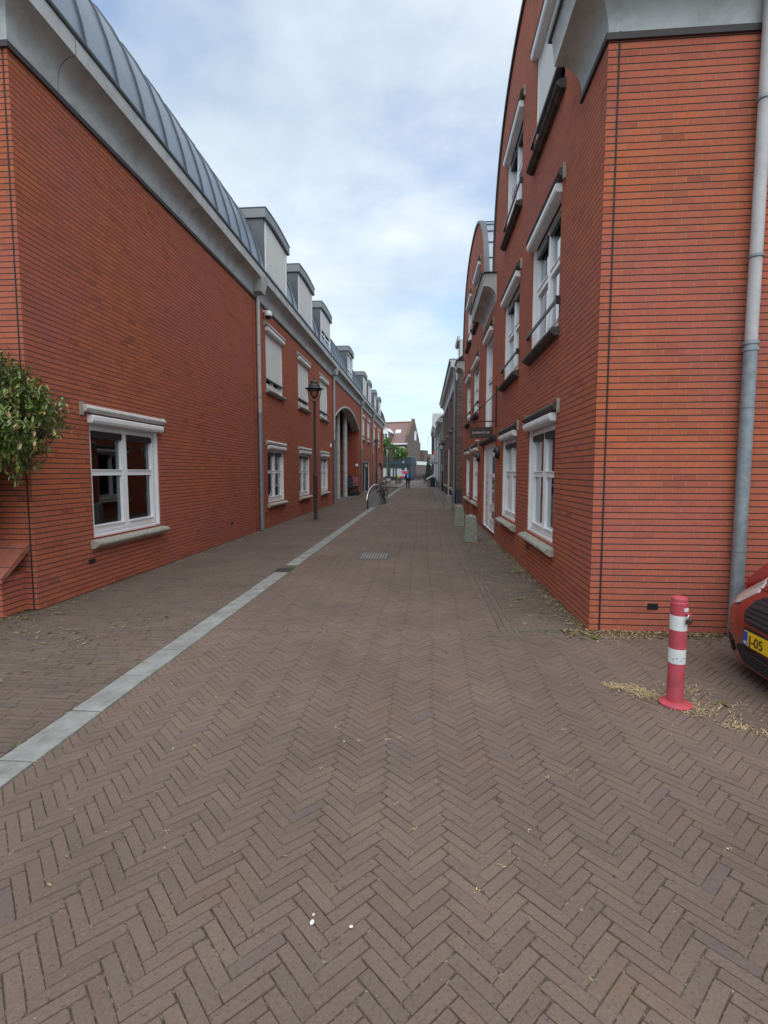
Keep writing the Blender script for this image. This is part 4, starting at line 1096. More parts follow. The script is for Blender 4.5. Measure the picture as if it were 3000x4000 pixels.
for k, lb in enumerate(labs): dup(bb, (-.45 + k * .33, 88.2 + k * 1.5, 0), R(200 + random.uniform(-25, 25)), lb)

# arched steel bicycle rack
t = thing('bicycle_rack', 'arched steel bicycle rack with grey plates on the slab strip', 'bicycle rack', (-2.25, 22.6, 0))
hp = [(-2.40, 21.35, .0), (-2.40, 21.35, .38)]
MB().box(-2.425, -2.375, 21.3, 21.4, 0, .40).build('post', 'black', t)
MB().box(-2.10, -2.05, 25.25, 25.35, 0, .40).build('post', 'black', t)
ap = []
for i in range(19):
    a = math.pi * i / 18; yy = 23.33 - 2.1 * math.cos(a); ap.append((-2.42 + (yy - 21.25) * .085, yy, .36 + .60 * math.sin(a)))
MB().tube(ap, .045, 12).build('hoop', 'steel', t, smooth=True)
def dplate(p0, p1, h, name='plate'):
    p0, p1 = Vector(p0), Vector(p1); d = p1 - p0; n_ = Vector((-d.y, d.x)).normalized() * .015; pts = []
    for i in range(15):
        a = math.pi * i / 14; f = .5 - .5 * math.cos(a); zz = h * (math.sin(a) ** .45) if 0 < i < 14 else .02
        pts.append((p0 + d * (f * .94 + .03), zz))
    pts = [(p0, 0)] + pts + [(p1, 0)]
    m = MB(); k = len(pts)
    m.v = [(p.x + n_.x, p.y + n_.y, z) for p, z in pts] + [(p.x - n_.x, p.y - n_.y, z) for p, z in pts]
    m.f = [tuple(range(k)), tuple(range(2 * k - 1, k - 1, -1))] + [(i, (i + 1) % k, k + (i + 1) % k, k + i) for i in range(k)]; m.mi = [0] * len(m.f)
    return m.build(name, 'galv', t)
dplate((-2.42, 22.1), (-2.02, 22.9), .64)
dplate((-2.30, 24.7), (-1.92, 25.5), .60)

# ---------------- mobility scooter and folded pushchair in the archway
t = local_thing('powered_wheelchair', 'black powered wheelchair parked beside the arch pier', 'wheelchair', (-4.72, 32.9, 0), R(-60))
for x, y, r_ in ((.28, -.26, .17), (.28, .26, .17), (-.28, -.24, .13), (-.28, .24, .13)):
    w = MB().tube([(x + r_ * .8 * math.cos(a), y, r_ + r_ * .8 * math.sin(a)) for a in [i * math.pi / 9 for i in range(18)]], r_ * .24, 8, closed=True); wo = w.build('wheel', 'rubber', t, smooth=True)
    h = MB().lathe([(r_ * .6, -.03), (r_ * .6, .03)], (0, 0, 0), 12); h.v = [(x + a, y + c, r_ + b) for a, b, c in h.v]; h.build('hub', 'galv', wo)
MB().box(-.38, .36, -.2, .2, .13, .34).build('base', 'bin', t, bevel=.04)
MB().box(-.3, .22, -.25, .25, .48, .58).build('seat', 'rubber', t, bevel=.03)
MB().add([(-.26, -.22, .56), (-.26, .22, .56), (-.40, .22, 1.12), (-.40, -.22, 1.12), (-.34, -.22, .56), (-.34, .22, .56), (-.48, .22, 1.12), (-.48, -.22, 1.12)], [(0, 1, 2, 3), (4, 5, 6, 7), (0, 1, 5, 4), (1, 2, 6, 5), (2, 3, 7, 6), (3, 0, 4, 7)]).build('backrest', 'rubber', t, bevel=.02)
MB().box(-.42, -.36, -.1, .1, 1.16, 1.32).build('headrest', 'rubber', t, bevel=.02)
MB().tube([(-.05, 0, .3), (-.05, 0, .5)], .05, 8).build('seat_post', 'iron', t)
for s in (-1, 1): MB().tube([(-.3, s * .28, .55), (-.28, s * .28, .78), (.18, s * .28, .80)], .022, 7).build('armrest', 'iron', t, smooth=True)
MB().box(.36, .60, -.18, .18, .08, .11).build('footrest', 'iron', t)
MB().tube([(.16, .28, .80), (.2, .28, .92)], .015, 6).build('joystick', 'steel', t)
t = local_thing('pushchair', 'folded pushchair with pink fabric behind the powered wheelchair', 'pushchair', (-4.62, 33.75, 0), R(-70))
fr = MB()
for s in (-1, 1):
    fr.tube([(.25, s * .2, .1), (-.1, s * .2, .7), (-.3, s * .2, 1.15), (-.22, s * .2, 1.3)], .014, 6); fr.tube([(-.3, s * .22, .1), (.05, s * .2, .7), (.1, s * .2, .95)], .014, 6)
fr.tube([(-.22, -.2, 1.3), (-.22, .2, 1.3)], .018, 6); fr.build('frame', 'iron', t, smooth=True)
MB().add([(-.2, -.18, .5), (-.2, .18, .5), (.15, .18, .62), (.15, -.18, .62), (-.32, .18, 1.1), (-.32, -.18, 1.1), (-.1, .2, 1.22), (-.1, -.2, 1.22)], [(0, 1, 2, 3), (0, 1, 4, 5), (5, 4, 6, 7), (3, 2, 6, 7)]).build('seat_fabric', 'pink', t)
for x, y in ((.25, -.2), (.25, .2), (-.3, -.22), (-.3, .22)): MB().tube([(x + .08 * math.cos(a), y, .1 + .08 * math.sin(a)) for a in [i * math.pi / 6 for i in range(12)]], .018, 6, closed=True).build('wheel', 'rubber', t, smooth=True)

# passage lamp on wall
t = local_thing('passage_lamp', 'round bulkhead lamp on the wall inside the brick archway', 'wall lamp', (-4.6, 34.29, 2.0))
m = MB().lathe([(.12, 0), (.12, .04), (.08, .09), (.01, .1)], (0, 0, 0), 16); m.v = [(x, -z, y) for x, y, z in m.v]; m.build('lens', 'cassette', t, smooth=True)
m = MB().lathe([(.14, 0), (.14, .03)], (0, 0, 0), 16); m.v = [(x, -z, y) for x, y, z in m.v]; m.build('housing', 'black', t, smooth=True)
t = local_thing('garage_lamp', 'round bulkhead lamp in front of the black garage doors', 'wall lamp', (XL - .05, 38.35, 2.0))
m = MB().lathe([(.12, .03), (.12, .06), (.08, .11), (.01, .12)], (0, 0, 0), 16); m.v = [(z, x, y) for x, y, z in m.v]; m.build('lens', 'cassette', t, smooth=True)
m = MB().lathe([(.15, 0), (.15, .05)], (0, 0, 0), 16); m.v = [(z, x, y) for x, y, z in m.v]; m.build('housing', 'black', t, smooth=True)

# ================================================================== CAR
CAR = local_thing('parked_car', 'red hatchback parked nose out beside the right building, only its front corner in view', 'car', (2.385, 3.585, 0), 0)
# local: x from 0 (nose) backwards, y lateral (+ towards the wall), half width .82
def nose(y, z):
    a = min(abs(y) / .82, 1); base = .03 * a + .20 * a ** 4 + .10 * a ** 10
    zz = 0.0
    if z < .30: zz = .05 * (.30 - z) / .2
    if z > .50: zz = .06 * (z - .50) / .1 + .10 * max(0, z - .60) / .1
    return base + zz
def station(xb, hw, prof): return [(xb, hw * a, z) for a, z in prof]
body = MB()
cols = [-1, -.97, -.9, -.75, -.5, -.25, 0, .25, .5, .75, .9, .97, 1]
zr = [.13, .22, .30, .40, .50, .60, .68, .735]
grid = [[(nose(c * .82, z), c * .82, z) for c in cols] for z in zr]
# hood rows continue from top of nose to windscreen
for xh, zh in ((.38, .80), (.62, .86), (.90, .925), (1.12, .965)):
    grid.append([(xh + (.10 * abs(c) ** 3 if xh < .5 else 0), c * (.80 if abs(c) < .99 else .82), zh - .10 * abs(c) ** 5 - .03 * abs(c) ** 2) for c in cols])
nc = len(cols)
for row in grid: body.v += row
for i in range(len(grid) - 1):
    for k in range(nc - 1): body.f.append((i * nc + k, i * nc + k + 1, (i + 1) * nc + k + 1, (i + 1) * nc + k))
body.mi = [0] * len(body.f)
# sides
def side(s):
    y = s * .82
    xs_ = [.33, .45, .62, .80, .98, 1.2, 1.6, 2.1, 2.5, 2.75, 3.0, 3.25, 3.6, 3.72]
    def lowz(x):
        for wc in (.72, 2.98):
            if abs(x - wc) < .36: return .28 + math.sqrt(max(0, .36 ** 2 - (x - wc) ** 2))
        return .2
    pts = []; v0 = len(body.v)
    fine = [.33 + (3.72 - .33) * i / 48 for i in range(49)]
    for x in fine:
        top = .86 + .05 * min(1, max(0, (x - .33) / 1.5)); lz = lowz(x)
        if x < .5: top = .70 + .16 * (x - .33) / .17
        rows = [lz, max(lz + .02, .35), max(lz + .04, .60), top]
        rows = sorted(rows)
        for z in rows: body.v.append((x, y * (1.0 if .3 < z < .7 else .985), z))
    for i in range(48):
        for k in range(3):
            a = v0 + i * 4 + k; body.f.append((a, a + 1, a + 5, a + 4)); body.mi.append(0)
side(1); side(-1)
# rear and roof shell
body.add([(3.72, -.8, .2), (3.72, .8, .2), (3.76, .8, .9), (3.76, -.8, .9), (3.62, -.6, 1.38), (3.62, .6, 1.38)], [(0, 1, 2, 3), (3, 2, 5, 4)])
body.add([(1.75, -.58, 1.43), (1.75, .58, 1.43), (2.6, .6, 1.49), (2.6, -.6, 1.49), (3.62, .6, 1.38), (3.62, -.6, 1.38)], [(0, 1, 2, 3), (3, 2, 4, 5)])
for s in (-1, 1):
    body.add([(1.12, s * .72, .93), (1.2, s * .82, .91), (1.8, s * .62, 1.42), (1.72, s * .58, 1.42)], [(0, 1, 2, 3)])
    body.add([(3.2, s * .82, .91), (3.76, s * .8, .9), (3.62, s * .6, 1.38), (3.35, s * .62, 1.4)], [(0, 1, 2, 3)])
    body.add([(1.75, s * .58, 1.43), (3.62, s * .6, 1.38), (3.62, s * .64, 1.33), (1.78, s * .64, 1.37)], [(0, 1, 2, 3)])
    body.add([(2.28, s * .825, .91), (2.36, s * .825, .91), (2.36, s * .645, 1.38), (2.30, s * .645, 1.38)], [(0, 1, 2, 3)])
CB = body.build('body', 'carpaint', CAR, smooth=True, uv=False)
gl = MB(); gl.add([(1.12, -.72, .94), (1.12, .72, .94), (1.75, .58, 1.425), (1.75, -.58, 1.425)], [(0, 1, 2, 3)])
gl.build('windscreen', 'carglass', CAR)
for s in (-1, 1): MB().add([(1.2, s * .815, .91), (3.25, s * .815, .91), (3.35, s * .635, 1.37), (1.8, s * .635, 1.37)], [(0, 1, 2, 3)]).build('side_window', 'carglass', CAR)
MB().box(.35, 3.6, -.72, .72, .18, .5).build('underbody', 'rubber', CAR)
for x in (.72, 2.98):
    for s in (-1, 1):
        w = MB().lathe([(.17, -.1), (.27, -.1), (.295, -.07), (.295, .07), (.27, .1), (.17, .1)], (0, 0, 0), 24); w.v = [(x + a, s * .70 + c, .295 + b) for a, b, c in w.v]; wo = w.build('wheel', 'rubber', CAR, smooth=True)
        w = MB().lathe([(.05, .07), (.17, .09), (.175, -.09)], (0, 0, 0), 24); w.v = [(x + a, s * (.71 + c), .295 + b) for a, b, c in w.v]; w.build('hub_cap', 'galv', wo, smooth=True)
def front_patch(name, m, pts, off, inset=None, n=10, parent=None, mi=0):
    """pts: outline in (y,z); surface follows the nose, moved off outward"""
    mb = MB(); k = len(pts); cy = sum(p[0] for p in pts) / k; cz = sum(p[1] for p in pts) / k; rings = 5
    for r in range(rings):
        f = (r + 1) / rings
        for (y, z) in pts:
            yy, zz = cy + (y - cy) * f, cz + (z - cz) * f; mb.v.append((nose(yy, zz) - off, yy, zz))
    mb.v.append((nose(cy, cz) - off, cy, cz))
    for r in range(rings - 1):
        for i in range(k): j = (i + 1) % k; mb.f.append((r * k + i, r * k + j, (r + 1) * k + j, (r + 1) * k + i))
    for i in range(k): mb.f.append((i, (i + 1) % k, rings * k))
    # skirt
    b0 = len(mb.v)
    for (y, z) in pts: mb.v.append((nose(y, z) + .01, y, z))
    for i in range(k): j = (i + 1) % k; mb.f.append(((rings - 1) * k + i, (rings - 1) * k + j, b0 + j, b0 + i))
    mb.mi = [0] * len(mb.f)
    return mb.build(name, m, parent or CAR, smooth=True, uv=False)
def rrect(y0, y1, z0, z1, tl=.0, r=.03, n=4):
    out = []
    for cx, cz, a0 in ((y1 - r, z1 - r, 0), (y0 + r, z1 - r, 90), (y0 + r, z0 + r, 180), (y1 - r, z0 + r, 270)):
        for i in range(n + 1): a = R(a0 + 90 * i / n); out.append((cx + r * math.cos(a), cz + r * math.sin(a)))
    return out
def subdiv(p, n=3):
    o = []
    for i in range(len(p)):
        a, b = p[i], p[(i + 1) % len(p)]
        d = math.hypot(a[0] - b[0], a[1] - b[1]); k = max(1, int(d / .06))
        for q in range(k): o.append((a[0] + (b[0] - a[0]) * q / k, a[1] + (b[1] - a[1]) * q / k))
    return o
hexa = [(.30, .672), (.345, .63), (.335, .55), (.28, .49), (.20, .475), (-.20, .475), (-.28, .49), (-.335, .55), (-.345, .63), (-.30, .672)]
front_patch('grille_surround', 'carpaint', subdiv([(y * 1.10, .575 + (z - .575) * 1.17) for y, z in hexa]), .014)
GR = front_patch('upper_grille', 'vent', subdiv(hexa), .016)
sl = MB()
for z in (.505, .535, .565, .595, .625, .65):
    pts = [(nose(y, z) - .024, y, z) for y in [-.31 + .62 * i / 16 for i in range(17)] if abs(y) < .33 - max(0, .55 - z) * 1.2]
    for p, q in zip(pts[:-1], pts[1:]): sl.add([p, q, (q[0] + .012, q[1], q[2] + .012), (p[0] + .012, p[1], p[2] + .012), (p[0] + .01, p[1], p[2] - .004), (q[0] + .01, q[1], q[2] - .004)], [(0, 1, 2, 3), (0, 1, 5, 4)])
sl.build('slat', 'black', GR)
LG = front_patch('lower_grille', 'vent', subdiv([(.36, .29), (.40, .26), (.33, .155), (-.33, .155), (-.40, .26), (-.36, .29)]), .012)
sl = MB()
for z in (.175, .20, .225, .25):
    pts = [(nose(y, z) - .02, y, z) for y in [-.32 + .64 * i / 14 for i in range(15)]]
    for p, q in zip(pts[:-1], pts[1:]): sl.add([p, q, (q[0] + .01, q[1], q[2] + .01), (p[0] + .01, p[1], p[2] + .01)], [(0, 1, 2, 3)])
sl.build('slat', 'black', LG)
MB().box(.0, .06, -.29, .29, .30, .445).build('plate_holder', 'rubber', CAR, bevel=.01)
PLT = MB().box(-.012, -.002, -.26, .26, .318, .428).build('number_plate', 'plate', CAR, bevel=.003)
MB().box(-.0135, -.0125, .212, .258, .321, .425).build('country_band', 'plateblue', PLT)
def plate_text(body_, size, y, z, m):
    cu = bpy.data.curves.new('plate_text', 'FONT'); cu.body = body_; cu.size = size; cu.extrude = .0008; cu.align_x = 'LEFT'; cu.offset = .0006
    o = bpy.data.objects.new('plate_text', cu); C.objects.link(o)
    dg = bpy.context.evaluated_depsgraph_get(); me = bpy.data.meshes.new_from_object(o.evaluated_get(dg)); bpy.data.objects.remove(o)
    me.materials.clear(); me.materials.append(M[m]); me.transform(Matrix.LocRotScale((-.0145, y, z), Matrix.Rotation(R(-90), 3, 'Z') @ Matrix.Rotation(R(90), 3, 'X'), None))
    o = bpy.data.objects.new('plate_text', me); C.objects.link(o); o.parent = PLT
plate_text('J-05', .098, .195, .338, 'black'); plate_text('NL', .03, .252, .333, 'white_paint')
for s in (1, -1):
    hl = [(s * .45, .665), (s * .50, .575), (s * .60, .545), (s * .70, .565), (s * .785, .65), (s * .795, .735), (s * .70, .742), (s * .56, .72)]
    front_patch('headlight', 'headlight', subdiv(hl), .010)
    front_patch('fog_recess', 'rubber', subdiv([(s * .50, .27), (s * .66, .31), (s * .72, .24), (s * .64, .17), (s * .52, .18)]), .006)
    front_patch('bumper_recess', 'rubber', subdiv([(s * .735, .46), (s * .785, .50), (s * .80, .43), (s * .77, .38)]), .004)
    MB().ball((1.25, s * .93, .98), (.07, .1, .07), 10, 6).build('wing_mirror', 'carpaint', CAR, smooth=True)
sm_ = MB()
pts = [(nose(c * .80, .688) - .003, c * .80, .688) for c in [-.93 + 1.86 * i / 24 for i in range(25)]]
sm_.tube(pts, .004, 5); sm_.build('bonnet_gap', 'dark_hole', CAR)

# ================================================================== FAR RIGHT HOUSES
BH = thing('brown_brick_house', 'old brown brick house with white cornice and dark plinth beyond the red building', 'house', (1.58, 25.1, 0))
BX = 1.58
bgf = [(26.2, 27.5), (29.2, 30.4), (34.6, 35.9), (37.6, 38.9)]; bff = [(26.6, 28.2), (29.8, 31.2), (34.4, 35.8), (37.6, 39.0)]
bops = [(a, b, .62, 3.0) for a, b in bgf] + [(a, b, 3.98, 5.9) for a, b in bff] + [(31.8, 33.0, .1, 3.0)]
bw = facade(BX, -1, 25.1, 41.2, lambda y: 6.6, bops, reveal=.15)
bw.quad((BX, 25.1, 0), (9, 25.1, 0), (9, 25.1, 6.6), (BX, 25.1, 6.6)); bw.quad((BX, 41.2, 0), (9, 41.2, 0), (9, 41.2, 6.6), (BX, 41.2, 6.6))
bw.add([(BX, 25.1, 6.6), (9, 25.1, 6.6), (5.3, 25.1, 9.6)], [(0, 1, 2)])
bw.build('wall', 'brown_brick', BH, recalc=False)
pn_ = MB(); 
for a, b in ((25.07, 31.75), (33.05, 41.2)): pn_.box(BX - .025, BX - .002, a, b, 0, .56)
pn_.box(BX - .025, 9, 25.07, 25.098, 0, .70); pn_.build('plinth', 'plinth', BH)
MB().add([(BX - .1, 25.05, 6.95), (BX - .1, 41.2, 6.95), (5.3, 41.2, 9.7), (5.3, 25.05, 9.7), (9.1, 41.2, 6.9), (9.1, 25.05, 6.9)], [(0, 1, 2, 3), (3, 2, 4, 5)]).build('roof', 'tile', BH, recalc=False)
sweep([(0, 6.0), (.03, 6.0), (.04, 6.06), (.05, 6.45), (.10, 6.5), (.12, 6.60), (.30, 6.66), (.32, 6.72), (.32, 6.86), (.36, 6.9), (.36, 7.0), (0, 7.02)], [(BX, 41.2), (BX, 25.0)], True).build('cornice', 'greycornice', BH)
sweep([(.365, 6.90), (.40, 6.92), (.40, 7.02), (0, 7.03), (0, 7.022), (.36, 7.005)], [(BX, 41.2), (BX, 24.98)], True).build('gutter_edge', 'zinc_dark', BH)
for a, b in bgf: 
    window(BH, BX, -1, a, b, .66, 2.98, cass=False, lintel=False, sill=True, small=True, curtain=[(.03, .97)], cols=1)
for a, b in bff: window(BH, BX, -1, a, b, 4.02, 5.88, cass=False, lintel=False, sill=True, small=True, curtain=[(.03, .97)], cols=1)
MB().box(BX + .08, BX + .14, 31.8, 33.0, .08, 3.0).build('door', 'plinth', BH)
MB().box(BX - .03, BX + .08, 31.75, 31.88, 0, 3.0).box(BX - .03, BX + .08, 32.92, 33.05, 0, 3.0).build('door_frame', 'cream', BH)
hd = MB()
for a, b in bgf + bff + [(31.8, 33.0)]:
    z = 2.98 if (a, b) not in bff else 5.88
    hd.prism([(BX + .0, z), (BX - .02, z), (BX - .02, z + .22), (BX + .0, z + .22)], a - .1, b + .1)
hd.build('soldier_course', 'brown_brick', BH)
downpipe(BH, BX - .09, 25.35, 6.3, 1.6, r=.055, matu='pipe_zinc', matl='pipe_zinc')
MB().add([(BX - .20, 25.25, 6.62), (BX + .0, 25.25, 6.62), (BX + .0, 25.5, 6.62), (BX - .20, 25.5, 6.62), (BX - .13, 25.31, 6.28), (BX - .05, 25.31, 6.28), (BX - .05, 25.4, 6.28), (BX - .13, 25.4, 6.28)], [(0, 1, 2, 3), (4, 5, 6, 7), (0, 1, 5, 4), (1, 2, 6, 5), (2, 3, 7, 6), (3, 0, 4, 7)]).build('outlet_hopper', 'greycornice', BH)
downpipe(BH, BX - .09, 40.9, 6.0, 1.6, r=.05, matu='pipe_zinc', matl='black')
# attic dormer seen over the cornice
d = MB().box(1.75, 4, 26.0, 27.6, 6.9, 8.2).build('dormer', 'greycornice', BH)
sweep([(0, 8.1), (.1, 8.12), (.14, 8.2), (.14, 8.32), (0, 8.32)], [(1.75, 27.7), (1.75, 25.9)], True).build('cornice', 'greycornice', d)
MB().box(1.72, 1.748, 26.2, 27.4, 7.1, 8.0).build('pane', 'carglass', d)

t = thing('wall_lantern', 'black old style lantern on a curled iron bracket on the brown house', 'lantern', (1.58, 33.6, 3.2))
m = MB(); m.tube([(1.58, 33.6, 2.55), (1.16, 33.6, 2.55)], .015, 6)
m.tube([(1.30 + .09 * math.cos(a), 33.6, 2.42 + .09 * math.sin(a)) for a in [i * .6 for i in range(9)]], .009, 5); m.tube([(1.47 + .07 * math.cos(a), 33.6, 2.44 + .07 * math.sin(a)) for a in [i * .6 for i in range(9)]], .009, 5)
m.tube([(1.17, 33.6, 2.1), (1.17, 33.6, 3.06)], .03, 8); m.build('bracket', 'black', t, smooth=True)
L0 = MB(); L0.lathe([(.09, 3.06), (.15, 3.34)], (1.17, 33.6, 0), 4); L0.build('lantern_glass', 'cassette', t)
L1 = MB(); L1.lathe([(.22, 3.34), (.15, 3.42), (.03, 3.55), (.02, 3.62)], (1.17, 33.6, 0), 4); L1.lathe([(.10, 3.0), (.10, 3.06)], (1.17, 33.6, 0), 4); L1.build('lantern_roof', 'black', t)
lb = MB()
for k in range(4): a = k * math.pi / 2; lb.tube([(1.17 + .093 * math.cos(a), 33.6 + .093 * math.sin(a), 3.06), (1.17 + .153 * math.cos(a), 33.6 + .153 * math.sin(a), 3.34)], .012, 4)
lb.build('lantern_bar', 'black', t)

WH = thing('white_house', 'white rendered house with deep grey eaves next to the brown brick house', 'house', (1.5, 41.3, 0))
WX = 1.46
wops = [(42.2, 43.6, 4.1, 5.35), (45.0, 46.4, 4.1, 5.35), (47.8, 49.2, 4.1, 5.35), (51.4, 53.0, 4.1, 5.35), (54.8, 56.4, 4.1, 5.35), (42.4, 43.7, .7, 2.6), (52, 53.6, .8, 2.6), (46.5, 47.7, .05, 2.5)]
ww = facade(WX, -1, 41.35, 60.0, lambda y: 5.8, wops); ww.quad((WX, 41.35, 0), (9, 41.35, 0), (9, 41.35, 5.8), (WX, 41.35, 5.8)); ww.quad((WX, 60, 0), (9, 60, 0), (9, 60, 5.8), (WX, 60, 5.8))
ww.build('wall', 'render', WH, recalc=False)
MB().box(WX - .03, WX - .002, 41.35, 46.45, 0, .6).box(WX - .03, WX - .002, 47.75, 60, 0, .6).build('plinth', 'plinth', WH)
for a, b, c, d in wops[:7]: window(WH, WX, -1, a, b, c + .03, d, cass=False, lintel=False, sill=True, small=True, curtain=[(.03, .97)], cols=1)
MB().box(WX + .08, WX + .12, 46.5, 47.7, .05, 2.5).build('door', 'plinth', WH)
sweep([(0, 5.5), (.35, 5.62), (.38, 5.64), (.38, 5.86), (0, 5.9)], [(WX, 60.1), (WX, 41.3)], True).build('eave', 'greycornice', WH)
MB().add([(WX - .3, 41.3, 5.9), (WX - .3, 60.1, 5.9), (5.3, 60.1, 8.9), (5.3, 41.3, 8.9), (9.3, 60.1, 5.9), (9.3, 41.3, 5.9)], [(0, 1, 2, 3), (3, 2, 4, 5), (0, 3, 5)]).build('roof', 'tile', WH, recalc=False)
downpipe(WH, WX - .07, 41.6, 5.5, 1.6, r=.05, matu='pipe_zinc', matl='pipe_zinc'); downpipe(WH, WX - .07, 59, 5.5, 1.6, r=.05, matu='pipe_zinc', matl='pipe_zinc')
MB().box(WX - .10, WX - .003, 44.2, 44.5, .2, 5.5).box(WX - .1, WX - .003, 49.8, 50.1, .2, 5.5).build('pilaster', 'pipe_zinc', WH, split=True)

GH = thing('grey_corner_house', 'pale grey house with projecting roof box farthest along the right side', 'house', (1.3, 60.3, 0))
GX = 1.3
gops = [(62, 64, 4.3, 6.0), (67, 69, 4.3, 6.0), (72, 74, 4.3, 6.0), (62, 64, .8, 2.6), (72, 74, .8, 2.6), (67, 68.4, .05, 2.5)]
gw = facade(GX, -1, 60.2, 78, lambda y: 7.0, gops); gw.quad((GX, 60.2, 0), (9, 60.2, 0), (9, 60.2, 7), (GX, 60.2, 7)); gw.quad((GX, 78, 0), (9, 78, 0), (9, 78, 7), (GX, 78, 7)); gw.build('wall', 'render', GH, recalc=False)
for a, b, c, d in gops[:5]: window(GH, GX, -1, a, b, c + .03, d, cass=False, lintel=False, small=True, curtain=[(.03, .97)], cols=2)
MB().box(GX + .08, GX + .12, 67, 68.4, .05, 2.5).build('door', 'plinth', GH)
sweep([(0, 6.7), (.12, 6.75), (.3, 6.95), (.34, 7.0), (.34, 7.35), (0, 7.4)], [(GX, 78), (GX, 60.1)], True).build('cornice', 'greycornice', GH)
MB().box(1.0, 3.5, 61.2, 64.8, 7.42, 8.5).build('dormer', 'greycornice', GH)
MB().add([(GX, 60.1, 7.41), (GX, 78, 7.41), (5, 78, 9.9), (5, 60.1, 9.9)], [(0, 1, 2, 3)]).build('roof', 'tile', GH, recalc=False)
MB().box(1.0, GX - .002, 66, 67, 0, 6.6).box(1.05, GX - .002, 73, 73.6, 0, 6.6).build('pilaster', 'plinth', GH, split=True)
t = thing('entrance_canopy', 'grey tent shaped canopy on a post in front of the far white houses', 'canopy', (.9, 52.5, 0))
MB().add([(.35, 50.6, 2.62), (.35, 53.6, 2.62), (1.44, 53.6, 2.4), (1.44, 50.6, 2.4), (1.15, 52.1, 3.05)], [(0, 1, 4), (1, 2, 4), (2, 3, 4), (3, 0, 4)]).build('canopy_sheet', 'cheek', t, recalc=False)
MB().box(.35, 1.44, 50.58, 50.6, 2.3, 2.45).build('valance', 'cheek', t)
t = thing('shop_sign', 'small box sign with red top hanging on the far white house', 'sign', (1.2, 57, 3.2))
MB().box(.75, 1.15, 57, 57.1, 2.95, 3.45).build('sign_box', 'greycornice', t); MB().box(.85, 1.15, 56.98, 57.08, 3.47, 3.8).build('sign_panel', 'redsign', t); MB().box(1.15, 1.47, 57, 57.05, 3.3, 3.35).build('bracket', 'black', t)
# columnar conifer
t = thing('columnar_conifer', 'slim grey green conifer beside the far white houses', 'tree', (.55, 72, 0))
rnd = random.Random(5); cf = MB()
for i in range(1500):
    z = rnd.uniform(.1, 3.4); r_ = .52 * (1 - (z / 3.6) ** 1.6) * math.sqrt(rnd.uniform(.3, 1)); a = rnd.uniform(0, 6.28)
    leaf(cf, Vector((.62 + r_ * math.cos(a), 72 + r_ * math.sin(a), z)), Vector((math.cos(a) * .4, math.sin(a) * .4, 1)), Vector((math.cos(a), math.sin(a), 0)), .22, .09)
cf.build('crown', 'hedge', t, recalc=False, uv=False); MB().tube([(.62, 72, 0), (.62, 72, 3)], .05, 6).build('trunk', 'bark', t)
t = thing('low_bush', 'grey green bush growing at the foot of the far conifer', 'shrub', (.6, 66, 0)); cf = MB()
for i in range(900):
    u = Vector((rnd.gauss(0, 1), rnd.gauss(0, 1), abs(rnd.gauss(0, 1)))).normalized() * rnd.uniform(.6, 1)
    leaf(cf, Vector((.55 + u.x * .6, 66 + u.y * .6, u.z * 1.5)), u, Vector((0, 0, 1)), .16, .07)
cf.build('foliage', 'hedge', t, recalc=False, uv=False)
# wheelie bin, covered table pile, chairs
t = local_thing('wheeled_bin', 'dark wheeled bin standing on the pavement by the white house', 'bin', (.88, 51.3, 0), R(4))
m = MB(); m.add([(-.22, -.26, .06), (.22, -.26, .06), (.22, .26, .06), (-.22, .26, .06), (-.27, -.32, .88), (.27, -.32, .88), (.27, .32, .88), (-.27, .32, .88)], [(0, 1, 2, 3), (4, 5, 6, 7), (0, 1, 5, 4), (1, 2, 6, 5), (2, 3, 7, 6), (3, 0, 4, 7)])
m.build('body', 'bin', t, bevel=.02); MB().box(-.29, .29, -.34, .36, .89, .95).build('lid', 'bin', t, bevel=.02)
for x in (-.24, .24):
    w = MB().lathe([(.09, -.03), (.09, .03)], (0, 0, 0), 14); w.v = [(x + c, .28 + a, .09 + b) for a, b, c in w.v]; w.build('wheel', 'rubber', t)
t = local_thing('covered_car', 'pale silver car parked behind the dark wheeled bin', 'car', (.95, 57.0, 0), R(90))
m = MB()
ss = [(-1.9, .35, .62), (-1.7, .28, .78), (-1.0, .25, .88), (-.5, .25, 1.32), (.6, .25, 1.38), (1.3, .25, 1.02), (1.8, .28, .9), (1.95, .35, .6)]
for x, zb, zt in ss: m.v += [(x, -.45, zb), (x, .45, zb), (x, .47, min(zt, .85)), (x, .36, zt), (x, -.36, zt), (x, -.47, min(zt, .85))]
for i in range(len(ss) - 1):
    for k in range(6): m.f.append((i * 6 + k, i * 6 + (k + 1) % 6, (i + 1) * 6 + (k + 1) % 6, (i + 1) * 6 + k))
m.f += [tuple(range(6)), tuple(range(len(ss) * 6 - 1, len(ss) * 6 - 7, -1))]; m.mi = [0] * len(m.f)
